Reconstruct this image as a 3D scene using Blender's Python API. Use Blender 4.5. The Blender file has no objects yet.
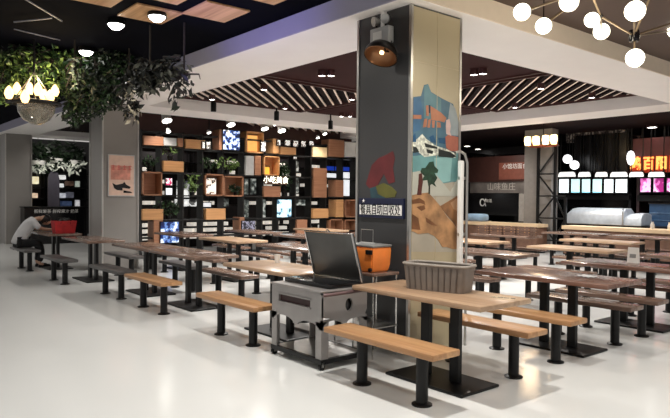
import bpy, bmesh, math, random
from mathutils import Vector, Matrix
random.seed(7)
S = bpy.context.scene
COL = S.collection
R = math.radians

# ---------------------------------------------------------------- camera
F = 619.69
YAW, PITCH, ROLL = R(50.2145), R(-1.0577), R(.54155)
fw = Vector((math.cos(YAW)*math.cos(PITCH), math.sin(YAW)*math.cos(PITCH), math.sin(PITCH)))
r0 = fw.cross(Vector((0, 0, 1))).normalized(); u0 = r0.cross(fw)
rt = math.cos(ROLL)*r0 + math.sin(ROLL)*u0
up = -math.sin(ROLL)*r0 + math.cos(ROLL)*u0
EYE = Vector((0, 0, 1.58))
cd = bpy.data.cameras.new('camera'); cam = bpy.data.objects.new('camera', cd); COL.objects.link(cam)
cd.sensor_width = 36; cd.lens = 36*F/670; cd.clip_start = .05; cd.clip_end = 200
cam.matrix_world = Matrix.Translation(EYE) @ Matrix((rt, up, -fw)).transposed().to_4x4()
S.camera = cam
def W(px, py, ax, val):
    """world point of a feature measured in the photo, on the plane ax = val"""
    d = fw*F + rt*(px-335) + up*(209-py)
    i = 'xyz'.index(ax)
    return EYE + d*((val-EYE[i])/d[i])

# ---------------------------------------------------------------- world, exposure, lights
w = bpy.data.worlds.new('world'); S.world = w; w.use_nodes = True
w.node_tree.nodes['Background'].inputs[0].default_value = (1.0, .96, .91, 1)
w.node_tree.nodes['Background'].inputs[1].default_value = .45
S.view_settings.view_transform = 'Standard'; S.view_settings.look = 'None'
S.view_settings.exposure = 0.0; S.view_settings.gamma = 1; S.view_settings.use_curve_mapping = False
S.cycles.use_denoising = True
S.cycles.max_bounces = 8; S.cycles.diffuse_bounces = 5; S.cycles.sample_clamp_indirect = 6
def lamp(name, loc, power, color=(1, .96, .9), kind='SPOT', angle=150, size=.04, target=None, blend=.8):
    l = bpy.data.lights.new(name, kind); o = bpy.data.objects.new(name, l); COL.objects.link(o)
    l.energy = power; l.color = color; o.location = loc
    if kind == 'SPOT': l.spot_size = R(angle); l.spot_blend = blend
    if kind != 'AREA': l.shadow_soft_size = size
    if target is not None: o.rotation_euler = (Vector(target)-Vector(loc)).to_track_quat('-Z', 'Y').to_euler()
    return o
# ceiling downlights over the aisle (unseen ones added as fill, some behind the camera), the seating and the back of the hall
for (x, y, p) in [(1.2, 1.2, 42), (3.35, 3.3, 165), (1.2, 5.0, 48), (3.3, 5.9, 92), (1.2, 9.0, 16), (3.2, 8.2, 24), (3.0, 11.0, 24), (3.0, 14.0, 26), (2.4, 17.5, 60), (3.6, 20, 50), (-1, -1, 60), (2.4, -1.5, 42), (-1.6, 2.2, 80), (6.5, -1.2, 55),
                  (3.6, .6, 50), (6.0, 1.6, 56), (8.6, 1.8, 72), (11.5, 2.0, 80)]:
    lamp('downlight_or_fill', (x, y, 3.66), p*1.95)
for (x, y, p) in [(6.9, 7.5, 90), (8.6, 7.0, 90), (6.9, 10.6, 80), (8.7, 11.9, 80), (10.9, 6.8, 100), (12.2, 8.4, 80), (10.7, 11.6, 80), (7.2, 8.8, 70), (12.2, 10.5, 80)]:
    lamp('downlight_or_fill', (x, y, 3.55), p*4.0, (1, .96, .91))
for (x, y, p) in [(17.0, 7.0, 90), (17.0, 11.0, 90), (16.2, 4.0, 70), (15.6, 6.6, 120), (15.6, 9.2, 100), (15.8, 12.2, 120), (8, 17.2, 60), (12, 17.2, 60), (6, 19, 30)]:
    lamp('downlight_or_fill', (x, y, 3.6), p*1.6, (1, .95, .9))  # includes extra spots added to brighten the counters and stall fronts
for x in (6.6, 8.2, 9.9, 11.6): lamp('track_lamp', (x, 13.9 if x < 0 else 14.5, 3.3), 38, (1, .93, .84), 'SPOT', 110, .06, (x+.1, 15.2, 1.4))
lamp('violet_wash_lamp', (2.6, 6.4, 3.0), 60, (.35, .3, 1.0), 'SPOT', 90, .1, (4.37, 6.6, 3.7))

# ---------------------------------------------------------------- materials
def lin(c):
    return tuple(((v/255)/12.92 if v/255 <= .04045 else ((v/255+.055)/1.055)**2.4) for v in c)+(1,)
_M = {}
def mat(name, rgb, rough=.5, metal=0, noise=.06, scale=8, emit=0, bump=0, spec=.5, trans=0, coat=0):
    if name in _M: return _M[name]
    m = bpy.data.materials.new(name); m.use_nodes = True; nt = m.node_tree; N = nt.nodes; L = nt.links
    b = N['Principled BSDF']; c = lin(rgb)
    tc = N.new('ShaderNodeTexCoord'); nz = N.new('ShaderNodeTexNoise'); nz.inputs['Scale'].default_value = scale; nz.inputs['Detail'].default_value = 4
    L.new(tc.outputs['Object'], nz.inputs['Vector'])
    rp = N.new('ShaderNodeValToRGB'); L.new(nz.outputs['Fac'], rp.inputs[0])
    rp.color_ramp.elements[0].position = .3; rp.color_ramp.elements[1].position = .7
    rp.color_ramp.elements[0].color = tuple(v*(1-noise*2) for v in c[:3])+(1,)
    rp.color_ramp.elements[1].color = tuple(min(1, v*(1+noise*2)) for v in c[:3])+(1,)
    L.new(rp.outputs[0], b.inputs['Base Color'])
    b.inputs['Roughness'].default_value = rough; b.inputs['Metallic'].default_value = metal
    b.inputs['Specular IOR Level'].default_value = spec
    if coat: b.inputs['Coat Weight'].default_value = coat; b.inputs['Coat Roughness'].default_value = .08
    if trans: b.inputs['Transmission Weight'].default_value = trans
    if emit:
        L.new(rp.outputs[0], b.inputs['Emission Color']); b.inputs['Emission Strength'].default_value = emit
    if bump:
        bp = N.new('ShaderNodeBump'); bp.inputs['Strength'].default_value = bump; L.new(nz.outputs['Fac'], bp.inputs['Height']); L.new(bp.outputs[0], b.inputs['Normal'])
    _M[name] = m; return m
def wood(name, dark, light, rough=.35, axis='Y', plank=.085, coat=0):
    m = bpy.data.materials.new(name); m.use_nodes = True; nt = m.node_tree; N = nt.nodes; L = nt.links
    b = N['Principled BSDF']; tc = N.new('ShaderNodeTexCoord')
    mp = N.new('ShaderNodeMapping'); L.new(tc.outputs['Object'], mp.inputs[0])
    mp.inputs['Scale'].default_value = (22, 1.1, 22) if axis == 'Y' else (1.1, 22, 22)
    nz = N.new('ShaderNodeTexNoise'); nz.inputs['Scale'].default_value = 1.3; nz.inputs['Detail'].default_value = 5; L.new(mp.outputs[0], nz.inputs['Vector'])
    sx = N.new('ShaderNodeSeparateXYZ'); L.new(tc.outputs['Object'], sx.inputs[0])
    dv = N.new('ShaderNodeMath'); dv.operation = 'DIVIDE'; dv.inputs[1].default_value = plank; L.new(sx.outputs[0 if axis == 'Y' else 1], dv.inputs[0])
    fl = N.new('ShaderNodeMath'); fl.operation = 'FLOOR'; L.new(dv.outputs[0], fl.inputs[0])
    wn = N.new('ShaderNodeTexWhiteNoise'); wn.noise_dimensions = '1D'; L.new(fl.outputs[0], wn.inputs['W'])
    ml = N.new('ShaderNodeMath'); ml.operation = 'MULTIPLY_ADD'; ml.inputs[1].default_value = .35; L.new(wn.outputs['Value'], ml.inputs[0])
    sc = N.new('ShaderNodeMath'); sc.operation = 'MULTIPLY'; sc.inputs[1].default_value = .7; L.new(nz.outputs['Fac'], sc.inputs[0]); L.new(sc.outputs[0], ml.inputs[2])
    rp = N.new('ShaderNodeValToRGB'); L.new(ml.outputs[0], rp.inputs[0])
    rp.color_ramp.elements[0].position = .25; rp.color_ramp.elements[1].position = .75
    rp.color_ramp.elements[0].color = lin(dark); rp.color_ramp.elements[1].color = lin(light)
    L.new(rp.outputs[0], b.inputs['Base Color']); b.inputs['Roughness'].default_value = rough
    if coat: b.inputs['Coat Weight'].default_value = coat; b.inputs['Coat Roughness'].default_value = .15
    return m
def glow(name, rgb, strength=1.0):
    return mat(name, rgb, .4, emit=strength, noise=.04, scale=6)
def picture(name, cols, scale, strength, kind='VORONOI'):
    """mottled printed or back-lit panel"""
    m = bpy.data.materials.new(name); m.use_nodes = True; nt = m.node_tree; N = nt.nodes; L = nt.links
    b = N['Principled BSDF']; tc = N.new('ShaderNodeTexCoord'); mp = N.new('ShaderNodeMapping'); L.new(tc.outputs['Object'], mp.inputs[0])
    mp.inputs['Location'].default_value = (random.random()*9, random.random()*9, random.random()*9)
    nz = N.new('ShaderNodeTexNoise'); nz.inputs['Scale'].default_value = scale; nz.inputs['Detail'].default_value = 2; L.new(mp.outputs[0], nz.inputs['Vector'])
    rp = N.new('ShaderNodeValToRGB'); rp.color_ramp.interpolation = 'CONSTANT'; L.new(nz.outputs['Fac'], rp.inputs[0])
    cr = rp.color_ramp
    n = len(cols)
    while len(cr.elements) < n: cr.elements.new(.5)
    for i, c in enumerate(cols):
        cr.elements[i].position = 0 if i == 0 else .36+.28*(i-.5)/(n-1)
        cr.elements[i].color = lin(c)
    L.new(rp.outputs[0], b.inputs['Base Color']); L.new(rp.outputs[0], b.inputs['Emission Color'])
    b.inputs['Emission Strength'].default_value = strength; b.inputs['Roughness'].default_value = .3
    return m

M_floor = mat('floor_epoxy', (226, 227, 225), .16, noise=.012, scale=.5, spec=.5)
M_beam = mat('beam_paint', (250, 246, 243), .75, noise=.008, scale=2)
M_fascia = mat('fascia_violet_tint', (170, 168, 190), .7, noise=.01, scale=2)  # lavender tint puts the blue-violet light into the fascia colour
M_dark = mat('dark_ceiling', (6, 7, 15), .9, noise=.2, scale=1, spec=.04)
M_brown = mat('brown_ceiling', (84, 66, 56), .6, noise=.05, scale=1)
M_maroon = mat('maroon_ceiling', (50, 21, 22), .75, noise=.06, scale=2, spec=.15)
M_maroon2 = mat('maroon_dark', (22, 10, 12), .8, noise=.05, scale=2, spec=.1)
M_mould = mat('moulding_brown', (74, 42, 39), .45, noise=.05)
M_slat = mat('slat_edge', (246, 228, 216), .45, noise=.04)
M_tilewood = wood('ceiling_wood_tile', (176, 128, 86), (224, 178, 130), .5)
M_col = mat('column_charcoal', (54, 54, 55), .3, noise=.04, scale=1.5)
M_colgrey = mat('column_grey', (140, 136, 132), .42, noise=.03, scale=1.5)
M_olive = mat('column_olive', (176, 163, 134), .35, noise=.02, scale=1.5)
M_steel = mat('steel', (190, 188, 184), .3, .9, noise=.03)
M_chrome = mat('chrome', (215, 213, 210), .18, 1, noise=.01)
M_black = mat('black_powder_coat', (11, 11, 12), .4, noise=.1, scale=20, spec=.3)
M_frame = mat('lattice_black', (10, 9, 10), .5, noise=.05)
M_blackg = mat('black_gloss', (16, 16, 18), .15, noise=.05)
M_oak = wood('oak_top', (154, 124, 98), (192, 162, 132), .28)
M_honey = wood('honey_bench', (160, 116, 78), (204, 160, 114), .38, plank=.12)
M_walnut = wood('walnut_top', (96, 74, 64), (138, 114, 100), .22)
M_redwood = wood('red_brown_top', (92, 64, 54), (134, 100, 86), .22)
M_greyw = wood('charcoal_bench', (70, 68, 68), (98, 94, 92), .4)
M_cream = wood('cream_counter_wood', (214, 184, 146), (240, 214, 178), .4)
M_box = wood('orange_plywood', (190, 134, 86), (226, 172, 118), .45, axis='X', plank=.5)
M_boxr = wood('red_brown_plywood', (146, 98, 72), (184, 132, 100), .45, axis='X', plank=.5)
M_white = mat('white_plastic', (232, 230, 226), .4, noise=.02)
M_grey = mat('grey_panel', (138, 138, 138), .5, noise=.05)
M_lgrey = mat('light_grey_panel', (186, 186, 186), .5, noise=.04)
M_green = mat('leaf_green', (34, 60, 28), .5, noise=.45, scale=5)
M_green2 = mat('leaf_light', (112, 142, 74), .5, noise=.3, scale=6)
M_twig = mat('twig_brown', (34, 27, 22), .8, noise=.2)
M_bulb = glow('bulb_glow', (255, 244, 222), 5)
M_bulbw = glow('bulb_warm', (255, 214, 150), 5)
M_spot = glow('spot_glow', (255, 250, 240), 14)
M_cartgrey = mat('cart_grey_steel', (156, 152, 150), .36, .5, noise=.04, scale=3)

# ---------------------------------------------------------------- mesh helpers
class MB:
    def __init__(s): s.bm = bmesh.new()
    def box(s, c, d, rot=None, bev=0, seg=2):
        r = bmesh.ops.create_cube(s.bm, size=1); v = r['verts']
        m = Matrix.Diagonal((d[0], d[1], d[2], 1)); bmesh.ops.transform(s.bm, matrix=m, verts=v)
        if bev:
            e = list({x for q in v for x in q.link_edges})
            bv = bmesh.ops.bevel(s.bm, geom=e, offset=bev, segments=seg, affect='EDGES', profile=.5); v = list({q for f in bv['faces'] for q in f.verts} | {q for q in v if q.is_valid})
            v = s._isl(v)
        m = Matrix.Translation(c)
        if rot is not None: m = m @ (rot.to_4x4() if hasattr(rot, 'to_4x4') else Matrix.Rotation(rot, 4, 'Z'))
        bmesh.ops.transform(s.bm, matrix=m, verts=v); return s
    def _isl(s, v):
        seen = set(v); st = list(v)
        while st:
            q = st.pop()
            for e in q.link_edges:
                o = e.other_vert(q)
                if o not in seen: seen.add(o); st.append(o)
        return list(seen)
    def bb(s, a, b, bev=0):
        a = Vector(a); b = Vector(b); return s.box((a+b)/2, [abs(q) for q in (b-a)], bev=bev)
    def tube(s, pts, r, n=10, closed=False, cap=True):
        pts = [Vector(p) for p in pts]; rr = r if hasattr(r, '__len__') else [r]*len(pts)
        rings = []; pt = None; nrm = None
        for i, p in enumerate(pts):
            if closed: t = pts[(i+1) % len(pts)]-pts[i-1]
            else: t = (pts[min(i+1, len(pts)-1)]-pts[max(i-1, 0)])
            t.normalize()
            if nrm is None:
                a = Vector((0, 0, 1)) if abs(t.z) < .9 else Vector((1, 0, 0)); nrm = t.cross(a).normalized()
            else: nrm = (nrm-t*nrm.dot(t)).normalized()
            b = t.cross(nrm)
            rings.append([s.bm.verts.new(p+(nrm*math.cos(2*math.pi*k/n)+b*math.sin(2*math.pi*k/n))*rr[i]) for k in range(n)])
        m = len(rings)
        for i in range(m if closed else m-1):
            A, B = rings[i], rings[(i+1) % m]
            for k in range(n): s.bm.faces.new((A[k], A[(k+1) % n], B[(k+1) % n], B[k]))
        if cap and not closed: s.bm.faces.new(rings[0][::-1]); s.bm.faces.new(rings[-1])
        return s
    def lathe(s, c, prof, n=20, axis=None):
        c = Vector(c); q = axis if axis is not None else Matrix.Identity(3); rings = []
        for (r, z) in prof:
            if r < 1e-5: rings.append([s.bm.verts.new(c+q@Vector((0, 0, z)))])
            else: rings.append([s.bm.verts.new(c+q@Vector((r*math.cos(2*math.pi*k/n), r*math.sin(2*math.pi*k/n), z))) for k in range(n)])
        for A, B in zip(rings, rings[1:]):
            for k in range(n):
                k2 = (k+1) % n
                if len(A) == 1 and len(B) == 1: break
                if len(A) == 1: s.bm.faces.new((A[0], B[k2], B[k]))
                elif len(B) == 1: s.bm.faces.new((A[k], A[k2], B[0]))
                else: s.bm.faces.new((A[k], A[k2], B[k2], B[k]))
        return s
    def prism(s, pts, thick, holes=None):
        """pts: 3d polygon; extruded along vector thick"""
        t = Vector(thick); a = [s.bm.verts.new(Vector(p)) for p in pts]; b = [s.bm.verts.new(Vector(p)+t) for p in pts]
        n = len(a); s.bm.faces.new(a[::-1]); s.bm.faces.new(b)
        for i in range(n): s.bm.faces.new((a[i], a[(i+1) % n], b[(i+1) % n], b[i]))
        return s
    def build(s, name, m, parent=None, smooth=False):
        bmesh.ops.recalc_face_normals(s.bm, faces=s.bm.faces)
        me = bpy.data.meshes.new(name); s.bm.to_mesh(me); s.bm.free()
        me.materials.append(m)
        if smooth:
            for p in me.polygons: p.use_smooth = True
            try: me.set_sharp_from_angle(angle=R(42))
            except Exception: pass
        o = bpy.data.objects.new(name, me); COL.objects.link(o)
        if parent: o.parent = parent
        return o
def tag(o, label, cat, group=None, kind=None):
    o['label'] = label; o['category'] = cat
    if group: o['group'] = group
    if kind: o['kind'] = kind
    return o
def thing(name, label, cat, loc=(0, 0, 0), rz=0, group=None):
    o = bpy.data.objects.new(name, None); COL.objects.link(o); o.location = loc; o.rotation_euler = (0, 0, rz); o.empty_display_size = .1
    return tag(o, label, cat, group)
def struct(o): o['kind'] = 'structure'; return o
KIDS = {}
def copy_tree(o, parent=None):
    c = o.copy(); COL.objects.link(c)
    if parent is not None: c.parent = parent
    for ch in [x for x in PROTO_CH.get(o.name, [])]: copy_tree(ch, c)
    return c
PROTO_CH = {}
def register(o):
    PROTO_CH[o.name] = [x for x in bpy.data.objects if x.parent == o]
    for x in PROTO_CH[o.name]: register(x)
def text(name, body, size, m, loc, rot, parent=None, extrude=.002, align='CENTER', bold=0):
    cu = bpy.data.curves.new(name, 'FONT'); cu.body = body; cu.size = size; cu.extrude = extrude; cu.offset = bold; cu.align_x = align; cu.align_y = 'CENTER'
    tmp = bpy.data.objects.new(name, cu); COL.objects.link(tmp); bpy.context.view_layer.update()
    me = bpy.data.meshes.new_from_object(tmp.evaluated_get(bpy.context.evaluated_depsgraph_get())); bpy.data.objects.remove(tmp); bpy.data.curves.remove(cu)
    me.materials.clear(); me.materials.append(m); me.name = name
    o = bpy.data.objects.new(name, me); COL.objects.link(o); o.location = loc; o.rotation_euler = rot
    if parent: o.parent = parent
    return o
ROT_Y = (R(90), 0, 0)            # text on a wall facing -Y
ROT_X = (R(90), 0, R(-90))       # text on a wall facing -X

# ---------------------------------------------------------------- structure
ZS, ZF = 3.52, 3.75              # beam underside, ceiling height
BX0, BX1, BY0, BY1 = 4.37, 5.46, 4.16, 5.26      # near beams
CX0, CX1, CY0, CY1 = 13.1, 14.2, 12.9, 14.0      # far beams
struct(MB().bb((-4, -4, -.1), (26, 30, 0)).build('floor', M_floor))
def beam(a, b, name='ceiling_beam', m=M_beam): return struct(MB().bb(a, b).build(name, m))
beam((BX0, BY0, ZS), (BX1, 26, ZF+.15)); beam((BX1, BY0, ZS), (22, BY1, ZF+.15))
beam((CX0, BY1, ZS), (CX1, 18.5, ZF+.15)); beam((BX1, CY0, ZS), (CX0, CY1, ZF+.15)); beam((BX1, 21.6, ZS), (20, 22.7, ZF+.15))
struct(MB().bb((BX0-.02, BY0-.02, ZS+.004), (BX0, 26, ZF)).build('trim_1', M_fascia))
struct(MB().bb((BX0-.02, BY0-.02, ZS+.004), (22, BY0, ZF)).build('trim_2', mat('fascia_bulb_tint', (232, 216, 196), .7, noise=.01)))  # cream tint paints in the warm glow of the chandelier bulbs
struct(MB().bb((-4, -4, ZF), (BX0-.02, 26, ZF+.1)).build('ceiling', M_dark))
struct(MB().bb((BX0-.02, -4, ZF), (22, BY0-.02, ZF+.1)).build('ceiling_right', M_brown))
# recessed coffer: checkerboard of flat panels and diagonal slats
cm = MB().bb((BX1, BY1, ZF+.12), (CX0, CY0, ZF+.2)); cm.build('ceiling_coffer', M_maroon2)['kind'] = 'structure'
QX, QY = 9.45, 9.3
def flat_panel(x0, y0, x1, y1):
    struct(MB().bb((x0, y0, ZF-.01), (x1, y1, ZF+.05)).build('ceiling_panel', M_maroon))
flat_panel(BX1+.35, BY1+.35, QX-.1, QY-.1); flat_panel(QX+.1, QY+.1, CX0-.3, CY0-.3)
def frame(x0, y0, x1, y1, w=.07):
    f = MB()
    f.bb((x0, y0, ZF-.04), (x1, y0+w, ZF+.1)).bb((x0, y1-w, ZF-.04), (x1, y1, ZF+.1)).bb((x0, y0+w, ZF-.04), (x0+w, y1-w, ZF+.1)).bb((x1-w, y0+w, ZF-.04), (x1, y1-w, ZF+.1))
    struct(f.build('ceiling_moulding', M_mould))
    
struct(MB().bb((BX1+.005, BY1+.005, ZF-.02), (CX0-.005, BY1+.2, ZF+.1)).build('recess_shade_1', M_maroon2)); struct(MB().bb((BX1+.005, BY1+.2, ZF-.02), (BX1+.2, CY0-.005, ZF+.1)).build('recess_shade_2', M_maroon2))  # dark strips paint the recess shadow along the near beams
for q in [(BX1+.3, BY1+.3, QX-.06, QY-.06), (BX1+.5, QY+.12, QX-.1, CY0-.3), (QX+.12, BY1+.5, CX0-.3, QY-.1)]: frame(*q, .045)
def slats(x0, y0, x1, y1):
    a, b = MB(), MB(); step = .285
    k = x0-(y1-y0)
    while k < x1:
        pa = max(k, x0); pb = min(k+(y1-y0), x1)
        if pb-pa > .15:
            p = Vector((pa, y0+pa-k, 0)); q = Vector((pb, y0+pb-k, 0)); c = (p+q)/2; L = (q-p).length
            a.box((c.x, c.y, ZF+.01), (L, .034, .03), R(45))
            b.box((c.x-.045, c.y+.045, ZF+.045), (L, .09, .1), R(45))
        k += step
    struct(a.build('ceiling_slats_edge', M_slat)); struct(b.build('ceiling_slats', M_maroon2))
slats(BX1+.56, QY+.18, QX-.16, CY0-.36); slats(QX+.18, BY1+.56, CX0-.36, QY-.16)
# ceilings beyond the beams
struct(MB().bb((BX1, CY1, ZF-.05), (CX0, 21.6, ZF+.1)).build('ceiling_back', M_maroon2))
struct(MB().bb((CX1, BY1, ZF-.05), (22, 26, ZF+.1)).build('ceiling_far', M_maroon2))
b = MB()
for i in range(12):
    b.box((9.2+i*.32, 14.9, ZF-.08), (1.5, .04, .06), R(45))
struct(b.build('ceiling_slats_rear', M_slat))
# walls
struct(MB().bb((4, 26, 0), (22, 26.2, ZF)).build('wall_left', mat('wall_dark', (40, 38, 40), .6, noise=.1)))
struct(MB().bb((21.5, 3, 0), (21.7, 26, ZF)).build('wall_right', mat('wall_dark', (40, 38, 40), .6)))
struct(MB().bb((6.9, 19.6, 0), (16.5, 19.8, ZF)).build('wall_back', mat('wall_shop', (46, 30, 30), .6, noise=.1)))
# header above the lattice screen
struct(MB().bb((5.5, 15.5, 3.24), (13.6, 15.6, ZF)).build('trim_3', mat('header_maroon', (84, 52, 48), .5, noise=.06)))
# columns of the hall
def column(x, y, name='column', m=M_colgrey, m2=None):
    o = struct(MB().bb((x, y, 0), (x+.76, y+.78, ZS)).build(name, m))
    g = MB()
    for (a, b_) in ((x, y), (x, y+.78), (x+.76, y)): g.box((a, b_, ZS/2), (.03, .03, ZS-.01))
    g.build('corner_trim', M_steel, o)
    return o
c1 = column(4.55, 4.3, 'column', M_col)
MB().bb((4.57, 4.288, .0), (5.29, 4.3, ZS-.02)).build('cladding', M_olive, c1)
jg = MB()
for px in (4.93,): jg.bb((px, 4.284, .1), (px+.006, 4.288, 3.5))
jg.bb((4.57, 4.284, 2.95), (5.29, 4.288, 2.958)); jg.build('cladding_joint', mat('joint_grey', (186, 173, 144), .5), c1)
column(4.55, 13.05); column(4.55, 21.8); column(13.3, 13.05); column(13.3, 4.3)

# wood tiles in the dark ceiling
tg = 'wood tiles in the dark ceiling'
for i, (px, py) in enumerate([(150, 13), (216, 11)]):
    p = W(px, py, 'z', ZF); tag(MB().box((p.x, p.y, ZF-.012), (.56, .6, .022), bev=.004).build('ceiling_tile', M_tilewood), ['pale wooden ceiling tile behind the bright downlight, top left', 'pale wooden ceiling tile nearest the white beam'][i], 'ceiling tile', tg)
for i, (px, py) in enumerate([(95, -6), (165, -9), (268, -9)]):
    p = W(px, py, 'z', ZF); tag(MB().box((p.x, p.y, ZF-.012), (.56, .6, .022), bev=.004).build('ceiling_tile', M_tilewood), ['leftmost pale wooden ceiling tile cut by the photo edge', 'pale wooden ceiling tile cut by top edge, above the bright downlight', 'rightmost pale ceiling tile cut by the top edge'][i], 'ceiling tile', tg)

# ---------------------------------------------------------------- tables and benches
def table_proto(m, wx=.66, wy=1.42):
    t = thing('dining_table', '', 'table')
    tp = MB().box((0, 0, .748), (wx, wy, .045), bev=.012)
    tp.build('tabletop', m, t, smooth=True)
    MB().box((0, 0, .714), (.3, .7, .022)).build('support_plate', M_black, t)
    for s in (-1, 1):
        MB().box((0, s*.165-.06, .365), (.055, .095, .68), bev=.006).build('leg', M_black, t)
    MB().box((0, -.06, .012), (.5, .86, .024), bev=.008).build('base_plate', M_black, t)
    register(t); return t
def bench_proto(m):
    t = thing('bench', '', 'bench')
    MB().box((0, 0, .425), (.31, 1.26, .05), bev=.01).build('seat', m, t, smooth=True)
    for s in (-1, 1):
        l = MB().lathe((0, s*.34-.05, 0), [(.0, .022), (.047, .022), (.047, .402), (0, .402)], 16).build('leg', M_black, t, smooth=True)
        MB().lathe((0, s*.34-.05, 0), [(0, 0), (.08, 0), (.08, .01), (.055, .02), (0, .02)], 20).build('foot', M_black, l, smooth=True)
        MB().box((0, s*.34-.05, .396), (.2, .1, .012)).build('seat_bracket', M_black, t)
    register(t); return t
ORD = ['first', 'second', 'third', 'fourth', 'fifth', 'sixth', 'seventh']
TP = {k: table_proto(m, a, b) for k, m, a, b in (('oak', M_oak, .68, 1.46), ('wal', M_walnut, .68, 1.5), ('red', M_redwood, .74, 1.56))}
BP = {k: bench_proto(m) for k, m in (('hon', M_honey), ('wal', M_walnut), ('red', M_redwood), ('gry', M_greyw))}
used = set()
def put(P, key, x, y, label, group, rz=0):
    o = P[key] if (id(P), key) not in used else copy_tree(P[key]); used.add((id(P), key))
    o.location = (x, y, 0); o.rotation_euler = (0, 0, rz); o['label'] = label; o['group'] = group
    return o
ROWN = ['aisle row', 'second row back', 'third row back', 'fourth row back', 'fifth row back', 'rearmost row']
CN = {'oak': 'pale oak', 'wal': 'brown walnut', 'red': 'red-brown', 'hon': 'honey wood', 'gry': 'charcoal grey'}
GT, GB = 'fixed dining tables in rows across the food hall', 'fixed wooden benches along the dining tables'
# (row, x, y, table wood, aisle-side bench wood or None, far-side bench wood or None)
ROWS = [
 (4.14, [(3.58, 'oak', 'hon', 'hon'), (5.98, 'oak', 'hon', 'wal'), (8.2, 'wal', 'hon', 'wal'), (9.72, 'wal', 'gry', 'gry'), (11.85, 'wal', 'gry', 'gry'), (14.25, 'wal', 'gry', None)]),
 (6.1, [(3.62, 'red', 'hon', 'wal'), (8.3, 'wal', 'wal', 'wal'), (10.4, 'oak', 'wal', 'wal'), (12.5, 'wal', 'wal', None)]),
 (7.95, [(3.62, 'red', 'wal', 'red'), (5.9, 'wal', 'wal', 'wal'), (8.3, 'wal', 'wal', 'wal'), (10.5, 'wal', 'wal', 'wal'), (12.6, 'wal', 'wal', None)]),
 (9.85, [(3.4, 'wal', 'wal', 'wal'), (5.45, 'oak', 'wal', 'wal'), (7.7, 'oak', 'wal', 'wal'), (10.1, 'wal', 'wal', 'wal'), (12.4, 'oak', 'wal', 'wal')]),
 (12.1, [(6.15, 'oak', 'wal', 'wal'), (8.4, 'wal', 'wal', 'wal'), (10.7, 'oak', 'wal', 'wal')]),
 (14.3, [(6.2, 'wal', 'wal', 'wal'), (7.9, 'wal', 'wal', 'wal'), (9.9, 'wal', 'wal', None)]),
]
SPECIAL = {
 (0, 0): ('pale oak table holding the grey ribbed bin, nearest the mural column', 'honey wood bench in the foreground at bottom centre', 'honey wood bench behind the oak table with the grey bin'),
 (0, 1): ('pale oak table reaching behind the open-lidded steel cart', 'honey wood bench just left of the steel cart', 'brown bench on the far side of the oak table left of the cart'),
 (0, 2): ('brown walnut table in front of the charcoal benches, left of centre', 'honey wood bench on the white aisle, second left of the steel cart', None),
 (0, 3): (None, 'charcoal grey bench on the aisle beside the leftmost honey bench', 'charcoal grey bench under the reddish poster column'),
 (0, 4): ('brown table with its near end before the poster column, no person at it', 'charcoal grey bench on the aisle right of the white-shirted person', None),
 (0, 5): ('table the white-shirted person leans on', 'charcoal grey bench the white-shirted person sits on', None),
 (1, 0): ('dark red-brown table with grey glare at the right foreground', 'honey wood bench at right foreground, ending over the bare floor', 'brown bench on the far side of the right foreground table'),
 (2, 0): ('red-brown table at the right edge behind the foreground table', None, None),
}
for ri, (x, lst) in enumerate(ROWS):
    x_row = x
    for ti, (y, tw, b1, b2) in enumerate(lst):
        x = x_row-.2 if ri == 0 and ti >= 4 else x_row
        sp = SPECIAL.get((ri, ti), (None, None, None)); o_ = ORD[ti]
        put(TP, tw, x, y, sp[0] or f'{CN[tw]} table on twin black posts, {o_} from the right in the {ROWN[ri]}', GT)
        if b1: put(BP, b1, x-.6, y+.0, sp[1] or f'{CN[b1]} bench, aisle side of the {o_} table from the right, {ROWN[ri]}', GB)
        if b2: put(BP, b2, x+.6, y+.0, sp[2] or f'{CN[b2]} bench, far side of the {o_} table from the right, {ROWN[ri]}', GB)

# ---------------------------------------------------------------- lattice display screen
SY = 15.2
def sp(px, py): p = W(px, py, 'y', SY); return p.x, p.z
scr = thing('display_screen', 'tall black lattice shelving screen dividing the hall, filled with wooden boxes', 'screen', (10, SY, 0))
def sbuild(mb, name, m, y=SY, **k):
    o = mb.build(name, m, **k); o.parent = scr; o.matrix_parent_inverse = Matrix.Translation((-10, -SY, 0)); return o
posts = [139, 158.5, 180.5, 200, 220.5, 241, 259.5, 275.5, 292.5, 308, 323, 339.5, 353, 368]
SX = [sp(p, 170)[0] for p in posts]
ZR = [.04, sp(200, 236)[1], sp(200, 219.5)[1], sp(200, 196)[1], sp(200, 174)[1], sp(220, 151.5)[1], 3.2]
for x in SX: sbuild(MB().bb((x-.022, SY-.16, 0), (x+.022, SY+.14, 3.24)), 'upright', M_frame)
for z in ZR: sbuild(MB().bb((SX[0], SY-.17, z-.018), (SX[-1], SY+.15, z+.018)), 'shelf_board', M_frame)
def sbox(a, b_, m, name='wooden_box', open_=True, shade=None):
    """a box built into the lattice between two photo-measured corners; open ones show an inner back"""
    x0, z1 = sp(*a); x1, z0 = sp(*b_); t = .035
    if open_:
        g = MB(); g.bb((x0, SY-.24, z0), (x0+t, SY+.15, z1)).bb((x1-t, SY-.24, z0), (x1, SY+.15, z1)).bb((x0, SY-.24, z0), (x1, SY+.15, z0+t)).bb((x0, SY-.24, z1-t), (x1, SY+.15, z1)).bb((x0, SY+.1, z0), (x1, SY+.15, z1))
        return sbuild(g, name, m)
    return sbuild(MB().bb((x0, SY-.24, z0), (x1, SY+.15, z1), bev=.008), name, m)
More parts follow.
